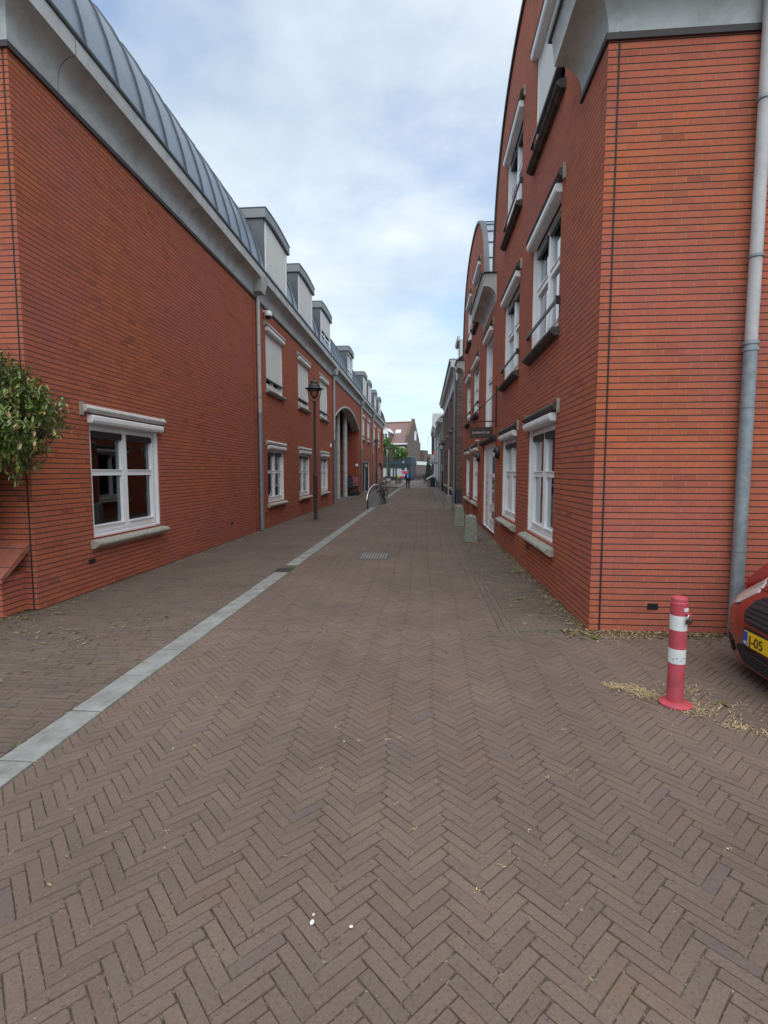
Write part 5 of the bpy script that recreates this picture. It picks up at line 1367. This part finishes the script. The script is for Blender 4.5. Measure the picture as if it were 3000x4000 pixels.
# (the pale stacked slats read as a folded garden bench pile, built below)
bpy.data.objects.remove(t); LOCS.pop()
t = local_thing('stacked_furniture', 'pile of pale slatted terrace furniture leaning behind the dark bin', 'terrace furniture', (.62, 54.6, 0), R(0))
m = MB()
for k in range(5):
    y = -.5 + k * .25; m.add([(-.42, y, .72 + .02 * k), (-.42, y + .17, .72 + .02 * k), (.5, y + .17, 1.12 + .06 * k), (.5, y, 1.12 + .06 * k), (-.42, y, .68 + .02 * k), (-.42, y + .17, .68 + .02 * k), (.5, y + .17, 1.08 + .06 * k), (.5, y, 1.08 + .06 * k)], [(0, 1, 2, 3), (4, 5, 6, 7), (0, 1, 5, 4), (1, 2, 6, 5), (2, 3, 7, 6), (3, 0, 4, 7)])
m.build('slat', 'white_cloth', t)
m = MB(); m.box(-.3, -.2, -.5, -.4, 0, .75); m.box(-.3, -.2, .4, .5, 0, .75); m.box(.2, .3, -.5, -.4, 0, .95); m.box(.2, .3, .4, .5, 0, .95); m.build('leg', 'kerb', t)
MB().box(-.12, .1, -.4, .4, .0, .7).build('crate', 'stone', t, bevel=.02)

# ================================================================== FAR END
e1 = Vector((.25, .968, 0)); e2 = Vector((-.968, .25, 0)); up = Vector((0, 0, 1))
S0 = Vector((-2.1, 85.8, 0)); C0 = Vector((-2.95, 87.4, 0))
EH = thing('corner_house', 'brown brick corner house with glazed tile roof and dark shop front closing the street', 'house', tuple(C0))
def P(a, b, z): v_ = C0 + e1 * a + e2 * b; return (v_.x, v_.y, z)   # a depth, b along the facade to the left
def uvq(mb, pts): mb.add(pts, [tuple(range(len(pts)))])
LW = 15.0
w = MB()
uvq(w, [P(0, 0, 0), P(0, LW, 0), P(0, LW, 6.5), P(0, 0, 6.5)])
gp = [(0, 0), (9, 0), (9, 6.9), (8.2, 7.0), (8.1, 7.4), (5.1, 10.6), (5.0, 11.0), (3.7, 11.0), (3.6, 10.5), (.9, 7.9), (.0, 7.85)]
w.v += [P(a, 0, z) for a, z in gp]; n0 = len(w.v) - len(gp); w.f.append(tuple(range(n0, n0 + len(gp)))); w.mi.append(0)
w.v += [P(a, .3, z) for a, z in gp]; w.f.append(tuple(range(n0 + len(gp), n0 + 2 * len(gp)))); w.mi.append(0)
for i in range(len(gp)): j = (i + 1) % len(gp); w.f.append((n0 + i, n0 + j, n0 + len(gp) + j, n0 + len(gp) + i)); w.mi.append(0)
uvq(w, [P(9, 0, 0), P(9, LW, 0), P(9, LW, 6.9), P(9, 0, 6.9)])
w.build('wall', 'grey_brick', EH, recalc=False)
# pantile roof as a corrugated surface with stepped courses
rf_ = MB(); nu, nv = int((LW - .3) / .07), 40
for j in range(nv + 1):
    f = j / nv; a = -.25 + 4.35 * f; z = 6.35 + (10.4 - 6.35) * f ** 1.0
    if f < .12: z += .0
    step = ((j % 3) / 3) * -.09
    for i in range(nu + 1):
        b = .3 + i * .07; zz = z + .06 * math.sin(i * .07 * 2 * math.pi / .35) + step
        rf_.v.append(P(a, b, zz))
for j in range(nv):
    for i in range(nu): rf_.f.append((j * (nu + 1) + i, j * (nu + 1) + i + 1, (j + 1) * (nu + 1) + i + 1, (j + 1) * (nu + 1) + i))
rf_.mi = [0] * len(rf_.f)
uvq(rf_, [P(4.1, .3, 10.4), P(4.1, LW, 10.4), P(9, LW, 6.6), P(9, .3, 6.6)])
ro = rf_.build('roof', 'tile', EH, recalc=False, smooth=True, uv=False)
def bar(mb, p, q, r_): mb.tube([p, q], r_, 8)
m = MB(); bar(m, P(4.1, .3, 10.46), P(4.1, LW, 10.46), .12); m.build('ridge_tile', 'tile', ro, smooth=True)
m = MB(); m.add([P(.9, -.02, 7.95), P(.9, .34, 7.95), P(3.6, .34, 10.6), P(3.6, -.02, 10.6), P(.9, -.02, 7.75), P(.9, .34, 7.75), P(3.6, .34, 10.3), P(3.6, -.02, 10.3)], [(0, 1, 2, 3), (0, 1, 5, 4), (0, 3, 7, 4), (1, 2, 6, 5)]); m.build('verge', 'lichen', ro)
m = MB()
def wbox(mb, a0, a1, b0, b1, z0, z1):
    mb.add([P(a, b, z) for a in (a0, a1) for b in (b0, b1) for z in (z0, z1)], [(0, 1, 3, 2), (4, 6, 7, 5), (0, 4, 5, 1), (2, 3, 7, 6), (0, 2, 6, 4), (1, 5, 7, 3)])
wbox(m, -.42, -.25, -.05, 2.9, 6.22, 6.42); wbox(m, -.25, 0.0, -.02, LW, 6.20, 6.40); m.build('gutter', 'white', EH)
m = MB(); wbox(m, 1.9, 2.0, 2.2, 4.3, 8.3, 8.9)
m = MB(); m.add([P(1.95, 1.8, 8.5), P(1.95, 2.75, 8.5), P(2.45, 2.75, 8.97), P(2.45, 1.8, 8.97), P(1.95, 1.8, 8.3), P(1.95, 2.75, 8.3), P(2.45, 2.75, 8.75), P(2.45, 1.8, 8.75)], [(0, 1, 2, 3), (0, 1, 5, 4), (1, 2, 6, 5), (0, 3, 7, 4), (3, 2, 6, 7)]); m.build('skylight', 'white', ro)
# white gabled dormer on the left
dm_ = MB(); wbox(dm_, -.30, 2.0, 2.9, 4.7, 6.3, 8.35); D_ = dm_.build('dormer', 'grey_brick', EH)
m = MB(); wbox(m, -.42, -.31, 3.3, 4.5, 6.6, 8.4); m.add([P(-.42, 3.2, 8.4), P(-.42, 4.6, 8.4), P(-.42, 3.9, 9.05), P(-.3, 3.2, 8.4), P(-.3, 4.6, 8.4), P(-.3, 3.9, 9.05)], [(0, 1, 2), (3, 4, 5), (0, 2, 5, 3), (1, 2, 5, 4)]); m.build('dormer_front', 'white', D_)
m = MB(); wbox(m, -.46, -.43, 3.5, 4.3, 6.8, 8.1); m.build('pane', 'carglass', D_)
m = MB()
wbox(m, -.49, -.465, 3.87, 3.93, 6.8, 8.1)
for z in (7.25, 7.7): wbox(m, -.49, -.465, 3.5, 4.3, z - .03, z + .03)
m.build('glazing_bar', 'white', D_)
m = MB(); m.add([P(-.5, 2.8, 8.2), P(-.5, 3.9, 9.12), P(2.6, 3.9, 9.12), P(2.6, 2.8, 8.2), P(-.5, 5.0, 8.2), P(2.6, 5.0, 8.2)], [(0, 1, 2, 3), (1, 4, 5, 2)]); m.build('dormer_roof', 'white', D_, recalc=False)
# upper floor windows and ground floor shop front
for b0, b1 in ((.45, 2.1), (3.6, 4.9)):
    m = MB(); wbox(m, -.06, .0, b0, b1, 4.2, 5.8); f_ = m.build('window', 'white', EH)
    m = MB(); c_ = (b0 + b1) / 2
    for x0, x1 in ((b0 + .13, c_ - .08), (c_ + .08, b1 - .13)): wbox(m, -.09, -.061, x0, x1, 4.3, 5.65)
    m.build('pane', 'carglass', f_)
m = MB(); wbox(m, 6.0, 6.0, 0, 0, 0, 0)
m = MB(); wbox(m, 4.6, 5.8, -.05, -.001, 7.2, 8.6); m.build('gable_window', 'white', EH)
m = MB(); wbox(m, 4.5, 5.9, -.12, -.051, 8.6, 8.8); m.build('shutter_cassette', 'white', EH)
SH = MB(); wbox(SH, -1.6, 1.2, -1.25, 11, 2.75, 4.0); sh = SH.build('shop_fascia', 'shopblue', EH)
m = MB(); wbox(m, -1.65, 1.25, -1.3, 11.05, 4.0, 4.07); m.build('fascia_trim', 'galv', sh)
m = MB()
for b0 in (-1.15, -.5, 1.9, 4.3, 6.7, 9.0): wbox(m, -1.5, -1.3, b0, b0 + .22, 0, 2.75)
wbox(m, -1.5, -1.3, -1.15, 9.3, 0, .45); wbox(m, -1.48, -1.32, -1.0, 9.2, 2.2, 2.3); m.build('shop_frame', 'shopblue', EH)
m = MB(); wbox(m, -1.35, -1.33, -1.0, 9.2, .45, 2.75); m.build('shop_glass', 'carglass', EH)
m = MB(); wbox(m, -1.2, 1.0, -1.1, -1.0, 0, 2.75); m.build('shop_side_wall', 'shopblue', EH)
for b0, b1, z0, z1, mm in ((2.1, 2.95, .7, 2.1, 'poster'), (.95, 1.8, .8, 2.05, 'poster'), (3.7, 4.6, .6, 2.2, 'poster')):
    m = MB(); wbox(m, -1.375, -1.355, b0 - .4, b1 - .4, z0, z1); po_ = m.build('poster', mm, EH)
m = MB(); wbox(m, -1.375, -1.355, -.15, .85 - .0, .85, 2.15)
m = MB(); wbox(m, -1.53, -1.51, -.45, .45, .75, 2.15); m.build('poster', 'poster', EH)
m = MB(); wbox(m, -1.55, -1.535, -.38, .38, 1.1, 1.65); m.build('red_poster_panel', 'posterred', EH)
m = MB(); wbox(m, -1.55, -1.535, -.38, .38, .8, .98); m.build('poster_strip', 'white_paint', EH)
t = thing('hanging_flag', 'red flag hanging on the corner of the far brown house', 'flag', P(-.3, .2, 4))
m = MB(); m.add([P(-.5, .0, 5.4), P(-.5, .3, 5.4), P(-.52, .35, 4.5), P(-.48, .0, 4.45), P(-.54, .15, 4.9)], [(0, 1, 4), (1, 2, 4), (2, 3, 4), (3, 0, 4)]); m.build('cloth', 'redsign', t, recalc=False)
m = MB(); m.tube([P(0, .1, 5.4), P(-.7, .15, 5.5)], .025, 6); m.build('flag_pole', 'white', t)

# low brick building beside
LW_ = thing('low_brick_building', 'low brown brick building with a white band beside the corner house', 'building', (-2.1 + 1.5, 91, 0))
w = MB()
def Q(a, b, z): v_ = S0 + e1 * a + e2 * b; return (v_.x, v_.y, z)
def qbox(mb, a0, a1, b0, b1, z0, z1): mb.add([Q(a, b, z) for a in (a0, a1) for b in (b0, b1) for z in (z0, z1)], [(0, 1, 3, 2), (4, 6, 7, 5), (0, 4, 5, 1), (2, 3, 7, 6), (0, 2, 6, 4), (1, 5, 7, 3)])
qbox(w, 2.6, 40, .02, 1.2, 0, 3.0); qbox(w, 10.8, 18.5, .6, 6, 0, 5.0); qbox(w, 10.8, 13.5, .55, 5, 5.0, 5.6)
w.build('wall', 'grey_brick', LW_)
m = MB(); qbox(m, 3.2, 9.5, -.06, .02, 2.75, 3.35); qbox(m, 9.8, 40, -.06, .02, 2.75, 3.35); m.build('fascia_band', 'white', LW_)
# distant roofs beyond
DR = thing('distant_house', 'distant house with red chimney above the low brick wall', 'house', (2, 150, 0))
m = MB(); m.box(-6, 14, 150, 160, 0, 4.2); m.build('wall', 'render', DR); m = MB(); m.add([(-6.5, 149.5, 4.2), (14.5, 149.5, 4.2), (14.5, 155, 5.6), (-6.5, 155, 5.6)], [(0, 1, 2, 3)]); m.build('roof', 'tile', DR)
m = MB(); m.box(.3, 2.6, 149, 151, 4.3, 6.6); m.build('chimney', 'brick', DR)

# tree with pruned plane-like crown
t = thing('plane_tree', 'small leafy plane tree on the raised pavement in front of the dark shop', 'tree', (-4.75, 66, .12))
m = MB(); tx0, ty0 = -4.72, 66
m.tube([(tx0, ty0, .1), (tx0 + .02, ty0, 1.2), (tx0 - .02, ty0, 2.4), (tx0 + .05, ty0, 3.2)], [.24, .2, .19, .22], 10)
rnd = random.Random(11); ends = []
for ex_, ez in ((-1.0, 4.4), (-.5, 4.9), (.4, 5.2), (.9, 4.6), (1.6, 4.0), (1.1, 3.6), (2.1, 3.7), (-.6, 3.9), (-1.6, 4.1)):
    a = Vector((tx0 + .03, ty0, 2.9)); b = Vector((tx0 + ex_, ty0 + rnd.uniform(-.8, .8), ez)); mid = (a + b) / 2 + Vector((0, 0, -.15))
    m.tube([a, mid, b], [.11, .07, .035], 6); ends.append(b)
m.build('trunk', 'bark', t, smooth=True, uv=False)
cr = MB()
for e in ends:
    for q in range(4):
        c_ = e + Vector((rnd.gauss(0, .28), rnd.gauss(0, .35), rnd.gauss(0, .22)))
        for i in range(150):
            u = Vector((rnd.gauss(0, 1), rnd.gauss(0, 1), rnd.gauss(0, 1))).normalized() * rnd.uniform(.5, 1) * .36
            leaf(cr, c_ + u, u + Vector((rnd.gauss(0, .2), rnd.gauss(0, .2), .15)), Vector((0, 0, 1)), rnd.uniform(.13, .2), rnd.uniform(.09, .14), 0, .3)
cr.build('crown', 'leaf_tree', t, recalc=False, uv=False)
# lamp behind tree, second street lamp
lamp2 = dup(lamp, (-4.2, 44.5, 0), 0, 'second iron street lamp in front of the black garage doors')
lamp3 = dup(lamp, (-4.25, 60.5, .12), 0, 'farthest iron street lamp, standing behind the bench next to the plane tree')
# bench and planter, sign post
t = thing('timber_bench', 'dark timber bench seen from behind on the raised pavement', 'bench', (-3.65, 57.8, .12))
m = MB()
for z in (.58, .72, .86): m.box(-4.35, -3.12, 57.6, 57.64, z, z + .11)
m.build('backrest', 'wood', t)
m = MB()
for k in range(4): m.box(-4.35, -3.12, 57.68 + k * .12, 57.78 + k * .12, .53, .57)
m.build('seat', 'wood', t)
for x in (-4.3, -3.18): MB().box(x - .07, x + .07, 57.55, 58.15, .12, .80).build('leg', 'wood', t, bevel=.01)
t = thing('flower_planter', 'square grey planter full of yellow and pink flowers', 'planter', (-2.98, 62.2, .12))
m = MB(); m.add([(-3.22, 61.95, .12), (-2.76, 61.95, .12), (-2.76, 62.4, .12), (-3.22, 62.4, .12), (-3.26, 61.9, .78), (-2.72, 61.9, .78), (-2.72, 62.45, .78), (-3.26, 62.45, .78)], [(0, 1, 2, 3), (4, 5, 6, 7), (0, 1, 5, 4), (1, 2, 6, 5), (2, 3, 7, 6), (3, 0, 4, 7)]); m.build('pot', 'planterpot', t)
for mm, cx_, nn_, rr_ in (('leaf_tree', -3.0, 260, .3), ('flower_y', -3.05, 130, .27), ('flower_w', -3.1, 50, .22), ('flower_p', -2.72, 140, .26)):
    m = MB()
    for i in range(nn_):
        u = Vector((rnd.gauss(0, 1), rnd.gauss(0, 1), abs(rnd.gauss(0, 1)))).normalized() * rr_ * rnd.uniform(.7, 1.05)
        if mm == 'leaf_tree': leaf(m, Vector((cx_ + u.x, 62.2 + u.y, .76 + u.z * .7)), u, Vector((0, 0, 1)), .1, .05)
        else: m.ball((cx_ + u.x, 62.15 + u.y, .80 + u.z * .9), .032, 6, 4)
    m.build('flowers' if mm != 'leaf_tree' else 'foliage', mm, t, uv=False)
t = thing('street_sign', 'grey sign post with a small white board in front of the dark shop', 'sign', (-2.9, 72, .12))
MB().tube([(-2.95, 72, .1), (-2.95, 72, 2.75)], .035, 8).build('post', 'galv', t, smooth=True); MB().box(-3.15, -2.75, 71.93, 71.96, 1.75, 2.75).build('sign_panel', 'shopblue', t, bevel=.01); MB().box(-3.04, -2.84, 71.92, 71.95, 2.8, 3.02).build('board', 'white_paint', t)
# far masts
t = thing('mast_lamp', 'tall thin lamp post with flat disc head beyond the far wall', 'street lamp', (-.1, 104, 0))
MB().tube([(-.05, 104, 0), (-.05, 104, 4.4)], .06, 8).build('pole', 'galv', t); MB().lathe([(.05, 4.3), (.42, 4.5), (.42, 4.56), (.1, 4.6)], (-.05, 104, 0), 16).build('lamp_head', 'cheek', t)
t = thing('tall_mast', 'very thin tall mast against the sky beyond the far wall', 'mast', (.7, 130, 0))
MB().tube([(.95, 130, 0), (.95, 130, 10.2)], .05, 6).build('pole', 'galv', t); MB().tube([(.95, 130, 10.2), (1.3, 130, 10.35)], .08, 6).build('lamp_head', 'galv', t)

# ================================================================== PERSON (seen from behind, walking away)
def skin_mesh(name, joints, edges, mname, parent, sub=2):
    me = bpy.data.meshes.new(name); me.from_pydata([j[0] for j in joints], edges, []); o = bpy.data.objects.new(name, me); C.objects.link(o)
    md = o.modifiers.new('skin', 'SKIN'); md.use_smooth_shade = True
    for i, j in enumerate(joints):
        r_ = j[1] if isinstance(j[1], tuple) else (j[1], j[1]); me.skin_vertices[0].data[i].radius = r_
    me.skin_vertices[0].data[0].use_root = True
    s_ = o.modifiers.new('sub', 'SUBSURF'); s_.levels = sub; s_.render_levels = sub
    dg = bpy.context.evaluated_depsgraph_get(); m2 = bpy.data.meshes.new_from_object(o.evaluated_get(dg)); bpy.data.objects.remove(o)
    m2.name = name; m2.materials.clear(); m2.materials.append(M[mname]); m2.polygons.foreach_set('use_smooth', [True] * len(m2.polygons))
    o = bpy.data.objects.new(name, m2); C.objects.link(o); o.parent = parent; return o
PR = local_thing('person', 'person in dark trousers walking away with a bright blue backpack', 'person', (-1.47, 46.1, 0), 0)
# facing +y ; x lateral ; height 1.64
J = [((0, 0, .92), (.13, .10)), ((0, .0, 1.08), (.13, .095)), ((0, .01, 1.24), (.155, .11)), ((0, .0, 1.36), (.11, .08)), ((0, .01, 1.43), .052), ((0, .03, 1.50), (.068, .078)), ((0, .03, 1.58), (.07, .082)), ((0, .02, 1.63), (.045, .05))]
E_ = [(0, 1), (1, 2), (2, 3), (3, 4), (4, 5), (5, 6), (6, 7)]
for s in (-1, 1):
    b0 = len(J)
    yy = .10 * s
    J += [((s * .10, 0, .86), .095), ((s * .10, .05 * s + .02, .47), .058), ((s * .10, yy - (.06 if s < 0 else -.02), .10), .040), ((s * .105, yy + .04, .035), .036), ((s * .11, yy + .13, .03), .03)]
    E_ += [(0, b0), (b0, b0 + 1), (b0 + 1, b0 + 2), (b0 + 2, b0 + 3), (b0 + 3, b0 + 4)]
    a0 = len(J)
    J += [((s * .19, 0, 1.33), .055), ((s * .235, -.02 - .03 * s, 1.07), .042), ((s * .235, .04 - .04 * s, .84), .028), ((s * .23, .05 - .04 * s, .79), (.018, .036))]
    E_ += [(3, a0), (a0, a0 + 1), (a0 + 1, a0 + 2), (a0 + 2, a0 + 3)]
    for k in range(4):
        f0 = len(J); dy = -.03 + k * .02; ln = (.07, .078, .074, .058)[k]
        J += [((s * .23, .05 - .04 * s + dy, .755), .008), ((s * .228, .055 - .04 * s + dy, .755 - ln * .5), .0075), ((s * .215, .06 - .04 * s + dy, .755 - ln), .006)]
        E_ += [(a0 + 3, f0), (f0, f0 + 1), (f0 + 1, f0 + 2)]
    f0 = len(J); J += [((s * .22, .085 - .04 * s, .79), .009), ((s * .205, .10 - .04 * s, .755), .007)]; E_ += [(a0 + 3, f0), (f0, f0 + 1)]
skin_mesh('body', J, E_, 'skin', PR, 1)
T = [((0, 0, .93), (.145, .115)), ((0, 0, 1.0), (.14, .11))]; TE = [(0, 1)]
for s in (-1, 1):
    b0 = len(T); yy = .10 * s
    T += [((s * .10, 0, .85), .105), ((s * .10, .05 * s + .02, .47), .075), ((s * .10, yy - (.06 if s < 0 else -.02), .10), .058), ((s * .10, yy - (.06 if s < 0 else -.02), .07), .056)]
    TE += [(0, b0), (b0, b0 + 1), (b0 + 1, b0 + 2), (b0 + 2, b0 + 3)]
skin_mesh('trousers', T, TE, 'denim', PR, 1)
T = [((0, 0, .90), (.16, .125)), ((0, .0, 1.08), (.15, .115)), ((0, .01, 1.24), (.175, .13)), ((0, .0, 1.37), (.12, .09)), ((0, .01, 1.41), .06)]; TE = [(0, 1), (1, 2), (2, 3), (3, 4)]
for s in (-1, 1):
    a0 = len(T); T += [((s * .19, 0, 1.33), .068), ((s * .24, -.02 - .03 * s, 1.07), .055), ((s * .237, .035 - .04 * s, .87), .042)]; TE += [(3, a0), (a0, a0 + 1), (a0 + 1, a0 + 2)]
skin_mesh('jacket', T, TE, 'jacket', PR, 1)
m = MB()
for s in (-1, 1): yy = .10 * s; m.ball((s * .108, yy + .06 - (.03 if s < 0 else 0), .045), (.05, .13, .045), 10, 6)
m.build('shoes', 'black', PR, smooth=True)
MB().ball((0, .0, 1.60), (.082, .088, .075), 12, 8).build('hair', 'hair', PR, smooth=True)
m = MB(); m.ball((0, .118, 1.54), (.012, .02, .02), 6, 4); m.ball((-.078, .03, 1.55), (.012, .02, .03), 6, 4); m.ball((.078, .03, 1.55), (.012, .02, .03), 6, 4); m.build('face_details', 'skin', PR, smooth=True)
t = local_thing('backpack', 'bright blue backpack with a pale stripe on the walking person', 'backpack', (-1.47, 45.93, 1.16))
MB().box(-.16, .16, -.10, .06, -.20, .23).build('bag', 'backpack', t, bevel=.05); MB().box(-.035, .03, -.112, -.101, -.14, .15).build('stripe', 'white_cloth', t)
m = MB()
for s in (-1, 1): m.tube([(s * .10, .04, .2), (s * .11, .12, .26), (s * .11, .26, .2), (s * .13, .30, .0), (s * .13, .16, -.15)], .016, 6)
m.build('strap', 'black', t, smooth=True)

# ================================================================== LITTER, GRASS, PEBBLES
rnd = random.Random(21); lt = MB()
def scat(n, fx, fy, smin, smax, z=.006, mi=0):
    for i in range(n):
        x, y = fx(), fy(); a = rnd.uniform(0, 6.28); L = rnd.uniform(smin, smax)
        d = Vector((math.cos(a), math.sin(a), rnd.uniform(-.05, .25)))
        leaf(lt, Vector((x, y, z + rnd.uniform(0, .008))), d, Vector((rnd.gauss(0, .2), rnd.gauss(0, .2), 1)), L, L * rnd.uniform(.18, .5), mi, rnd.uniform(-.3, .4))
ex_ = lambda s: rnd.expovariate(1 / s)
scat(2600, lambda: 1.655 - min(ex_(.09), .7), lambda: rnd.uniform(5.1, 11.8), .012, .045)
scat(500, lambda: 1.655 - min(ex_(.10), .7), lambda: rnd.uniform(14.9, 22), .02, .05)
scat(1700, lambda: rnd.uniform(1.4, 2.9), lambda: 5.06 - min(ex_(.06), .5), .012, .05)
scat(500, lambda: -4.41 + min(ex_(.10), .8), lambda: rnd.uniform(5.3, 24), .015, .05)
scat(260, lambda: -4.7 + min(ex_(.35), 1.5), lambda: rnd.uniform(3.6, 5.4), .02, .07)
scat(90, lambda: rnd.gauss(-3.4, .5), lambda: rnd.gauss(4.4, .5), .02, .07)
scat(260, lambda: -3.55 + rnd.gauss(0, .16), lambda: 16.3 + rnd.gauss(0, .22), .02, .06)
scat(260, lambda: rnd.uniform(-4.4, 1.6), lambda: rnd.uniform(1.3, 14), .008, .028)
scat(1300, lambda: rnd.uniform(-2, 2.6), lambda: rnd.uniform(1.2, 4.8), .003, .012)
o = lt.build('leaf_litter', 'litter', recalc=False, uv=False); tag(o, 'dry fallen leaves and straw scattered along walls and paving', 'leaf litter', kind='stuff')
gsn = MB()
def tuft(cx_, cy_, n, r_, L, flat=.2, dirx=None):
    for i in range(n):
        x, y = cx_ + rnd.gauss(0, r_), cy_ + rnd.gauss(0, r_ * .7); a = rnd.uniform(0, 6.28) if dirx is None else dirx + rnd.gauss(0, .6); l = L * rnd.uniform(.4, 1.1)
        dx, dy = math.cos(a), math.sin(a); h = l * flat * rnd.uniform(.4, 1.2); w_ = .0022
        p = [Vector((x, y, .002)), Vector((x + dx * l * .5, y + dy * l * .5, h)), Vector((x + dx * l, y + dy * l, h * .6))]; s_ = Vector((-dy, dx, 0)) * w_
        gsn.add([p[0] - s_, p[0] + s_, p[1] + s_, p[1] - s_, p[2]], [(0, 1, 2, 3), (3, 2, 4)])
tuft(1.61, 3.60, 110, .045, .07, .35, 2.6); tuft(1.55, 3.70, 90, .05, .06, .3, 2.4); tuft(1.85, 3.42, 90, .10, .07, .25); tuft(1.98, 3.22, 60, .05, .05, .3); tuft(2.12, 3.08, 80, .035, .06, .35)
tuft(1.9, 3.7, 90, .14, .05, .2); tuft(2.15, 3.4, 80, .2, .04, .2); tuft(2.0, 2.35, 160, .06, .08, .3); tuft(1.42, 3.75, 90, .03, .07, .3); tuft(1.9, 5.0, 220, .22, .06, .4)
for i in range(70): tuft(rnd.uniform(.85, 1.62), rnd.uniform(5.2, 11.5), 6, .02, .04, .4)
for i in range(60): tuft(rnd.uniform(-2.1, 2.4), rnd.uniform(1.2, 5), 4, .008, .018, .4)
for i in range(50): tuft(-4.38 + rnd.random() * .15, rnd.uniform(5.4, 20), 8, .03, .05, .5)
for i in range(40): tuft(1.62 - rnd.random() * .1, rnd.uniform(5.2, 11.6), 10, .03, .06, .5)
o = gsn.build('dry_grass', 'straw', recalc=False, uv=False); tag(o, 'dry yellow grass tufts around the striped bollard and along the walls', 'dry grass', kind='stuff')
wd = MB()
for (cx_, cy_, n_) in ((1.63, 4.86, 26), (1.2, 6.3, 14), (1.35, 5.7, 12), (-4.3, 5.0, 18), (-4.45, 4.75, 16), (2.05, 3.5, 8), (1.45, 8, 12)):
    for i in range(n_):
        a = rnd.uniform(0, 6.28); leaf(wd, Vector((cx_ + rnd.gauss(0, .02), cy_ + rnd.gauss(0, .02), .004)), Vector((math.cos(a), math.sin(a), .5)), Vector((0, 0, 1)), rnd.uniform(.02, .045), .016, 0, .4)
o = wd.build('weeds', 'leaf', recalc=False, uv=False); tag(o, 'small green weeds at the foot of the walls', 'weeds', kind='stuff')
for (x, y, r_, lb) in ((-.385, 1.63, .011, 'larger white stone chip on the pavers in the foreground'), (-.387, 1.663, .006, 'tiny white chip just beyond the larger white stone chip'), (-.245, 1.626, .007, 'small white stone chip right of the larger one in the foreground')):
    t = local_thing('stone_chip', lb, 'pebble', (x, y, .004), rnd.uniform(0, 3))
    m = MB().ball((0, 0, r_ * .4), (r_, r_ * .75, r_ * .5), 8, 5); m.v = [(a + r_ * .2 * math.sin(a * 900 + b * 700), b, c) for a, b, c in m.v]; m.build('chip', 'pebble', t)

finish_locals()
# single-mesh children that must stay attached to moved empties need no correction: they were built locally at the origin

# ================================================================== WORLD, SUN, CAMERA
wd_ = bpy.data.worlds.new('World'); SC.world = wd_; wd_.use_nodes = True; nt = wd_.node_tree; ns = nt.nodes; lk = nt.links
bg = ns['Background']
sky = ns.new('ShaderNodeTexSky'); sky.sky_type = 'NISHITA'; sky.sun_disc = False
EL, AZ = 60, 168
sky.sun_elevation = R(EL); sky.sun_rotation = R(AZ); sky.air_density = 1.0; sky.dust_density = 1.2; sky.ozone_density = 1.5
tc = ns.new('ShaderNodeTexCoord'); sp = ns.new('ShaderNodeSeparateXYZ'); lk.new(tc.outputs['Generated'], sp.inputs[0])
zz = math_n(nt, 'MAXIMUM', sp.outputs[2], 0); den = math_n(nt, 'ADD', zz, .22)
cb = ns.new('ShaderNodeCombineXYZ'); lk.new(math_n(nt, 'DIVIDE', sp.outputs[0], den), cb.inputs[0]); lk.new(math_n(nt, 'DIVIDE', sp.outputs[1], den), cb.inputs[1])
mp = ns.new('ShaderNodeMapping'); mp.inputs['Scale'].default_value = (.9, 1.0, 1); mp.inputs['Location'].default_value = (1.3, .4, 0); lk.new(cb.outputs[0], mp.inputs[0])
n1 = noise_n(nt, 1.5, 7, .52, mp.outputs[0])
mask = ramp(nt, n1, [(.36, .22), (.49, .7), (.62, 1)])
n2 = noise_n(nt, 2.6, 6, .55, mp.outputs[0])
shade = ramp(nt, n2, [(.3, (4.5, 5.35, 6.2)), (.5, (5.8, 6.5, 7.1)), (.7, (7.3, 7.7, 8.0))])
hz = ramp(nt, zz, [(0, 1), (.10, .75), (.35, .12), (.6, 0)])
skyc = mix_c(nt, 1, sky.outputs[0], (1.5, 1.62, 1.68), 'MULTIPLY')
c1_ = mix_c(nt, mask, skyc, shade)
c2_ = mix_c(nt, math_n(nt, 'MULTIPLY', hz, .85), c1_, (5.6, 7.1, 8.0))
lk.new(c2_, bg.inputs['Color']); bg.inputs['Strength'].default_value = .082

sl_ = bpy.data.lights.new('sun', 'SUN'); sl_.energy = 1.5; sl_.angle = R(85); sl_.color = (1, .96, .90)
so = bpy.data.objects.new('sun', sl_); C.objects.link(so)
# direction toward the sun for sun_rotation: measured clockwise from +Y
az = R(AZ); dv = Vector((math.sin(az) * math.cos(R(EL)), math.cos(az) * math.cos(R(EL)), math.sin(R(EL))))
so.rotation_euler = dv.to_track_quat('Z', 'Y').to_euler()

cam = bpy.data.cameras.new('camera'); co = bpy.data.objects.new('camera', cam); C.objects.link(co); SC.camera = co
cam.sensor_fit = 'HORIZONTAL'; cam.sensor_width = 36; cam.lens = 36 * 1085 / 1659
co.location = (0, 0, 1.6); co.rotation_euler = (R(90 - 4.637), 0, R(4.543)); cam.clip_start = .05; cam.clip_end = 2000
SC.view_settings.view_transform = 'Standard'; SC.view_settings.look = 'None'; SC.view_settings.exposure = .80; SC.view_settings.gamma = 1
SC.cycles.transparent_max_bounces = 12
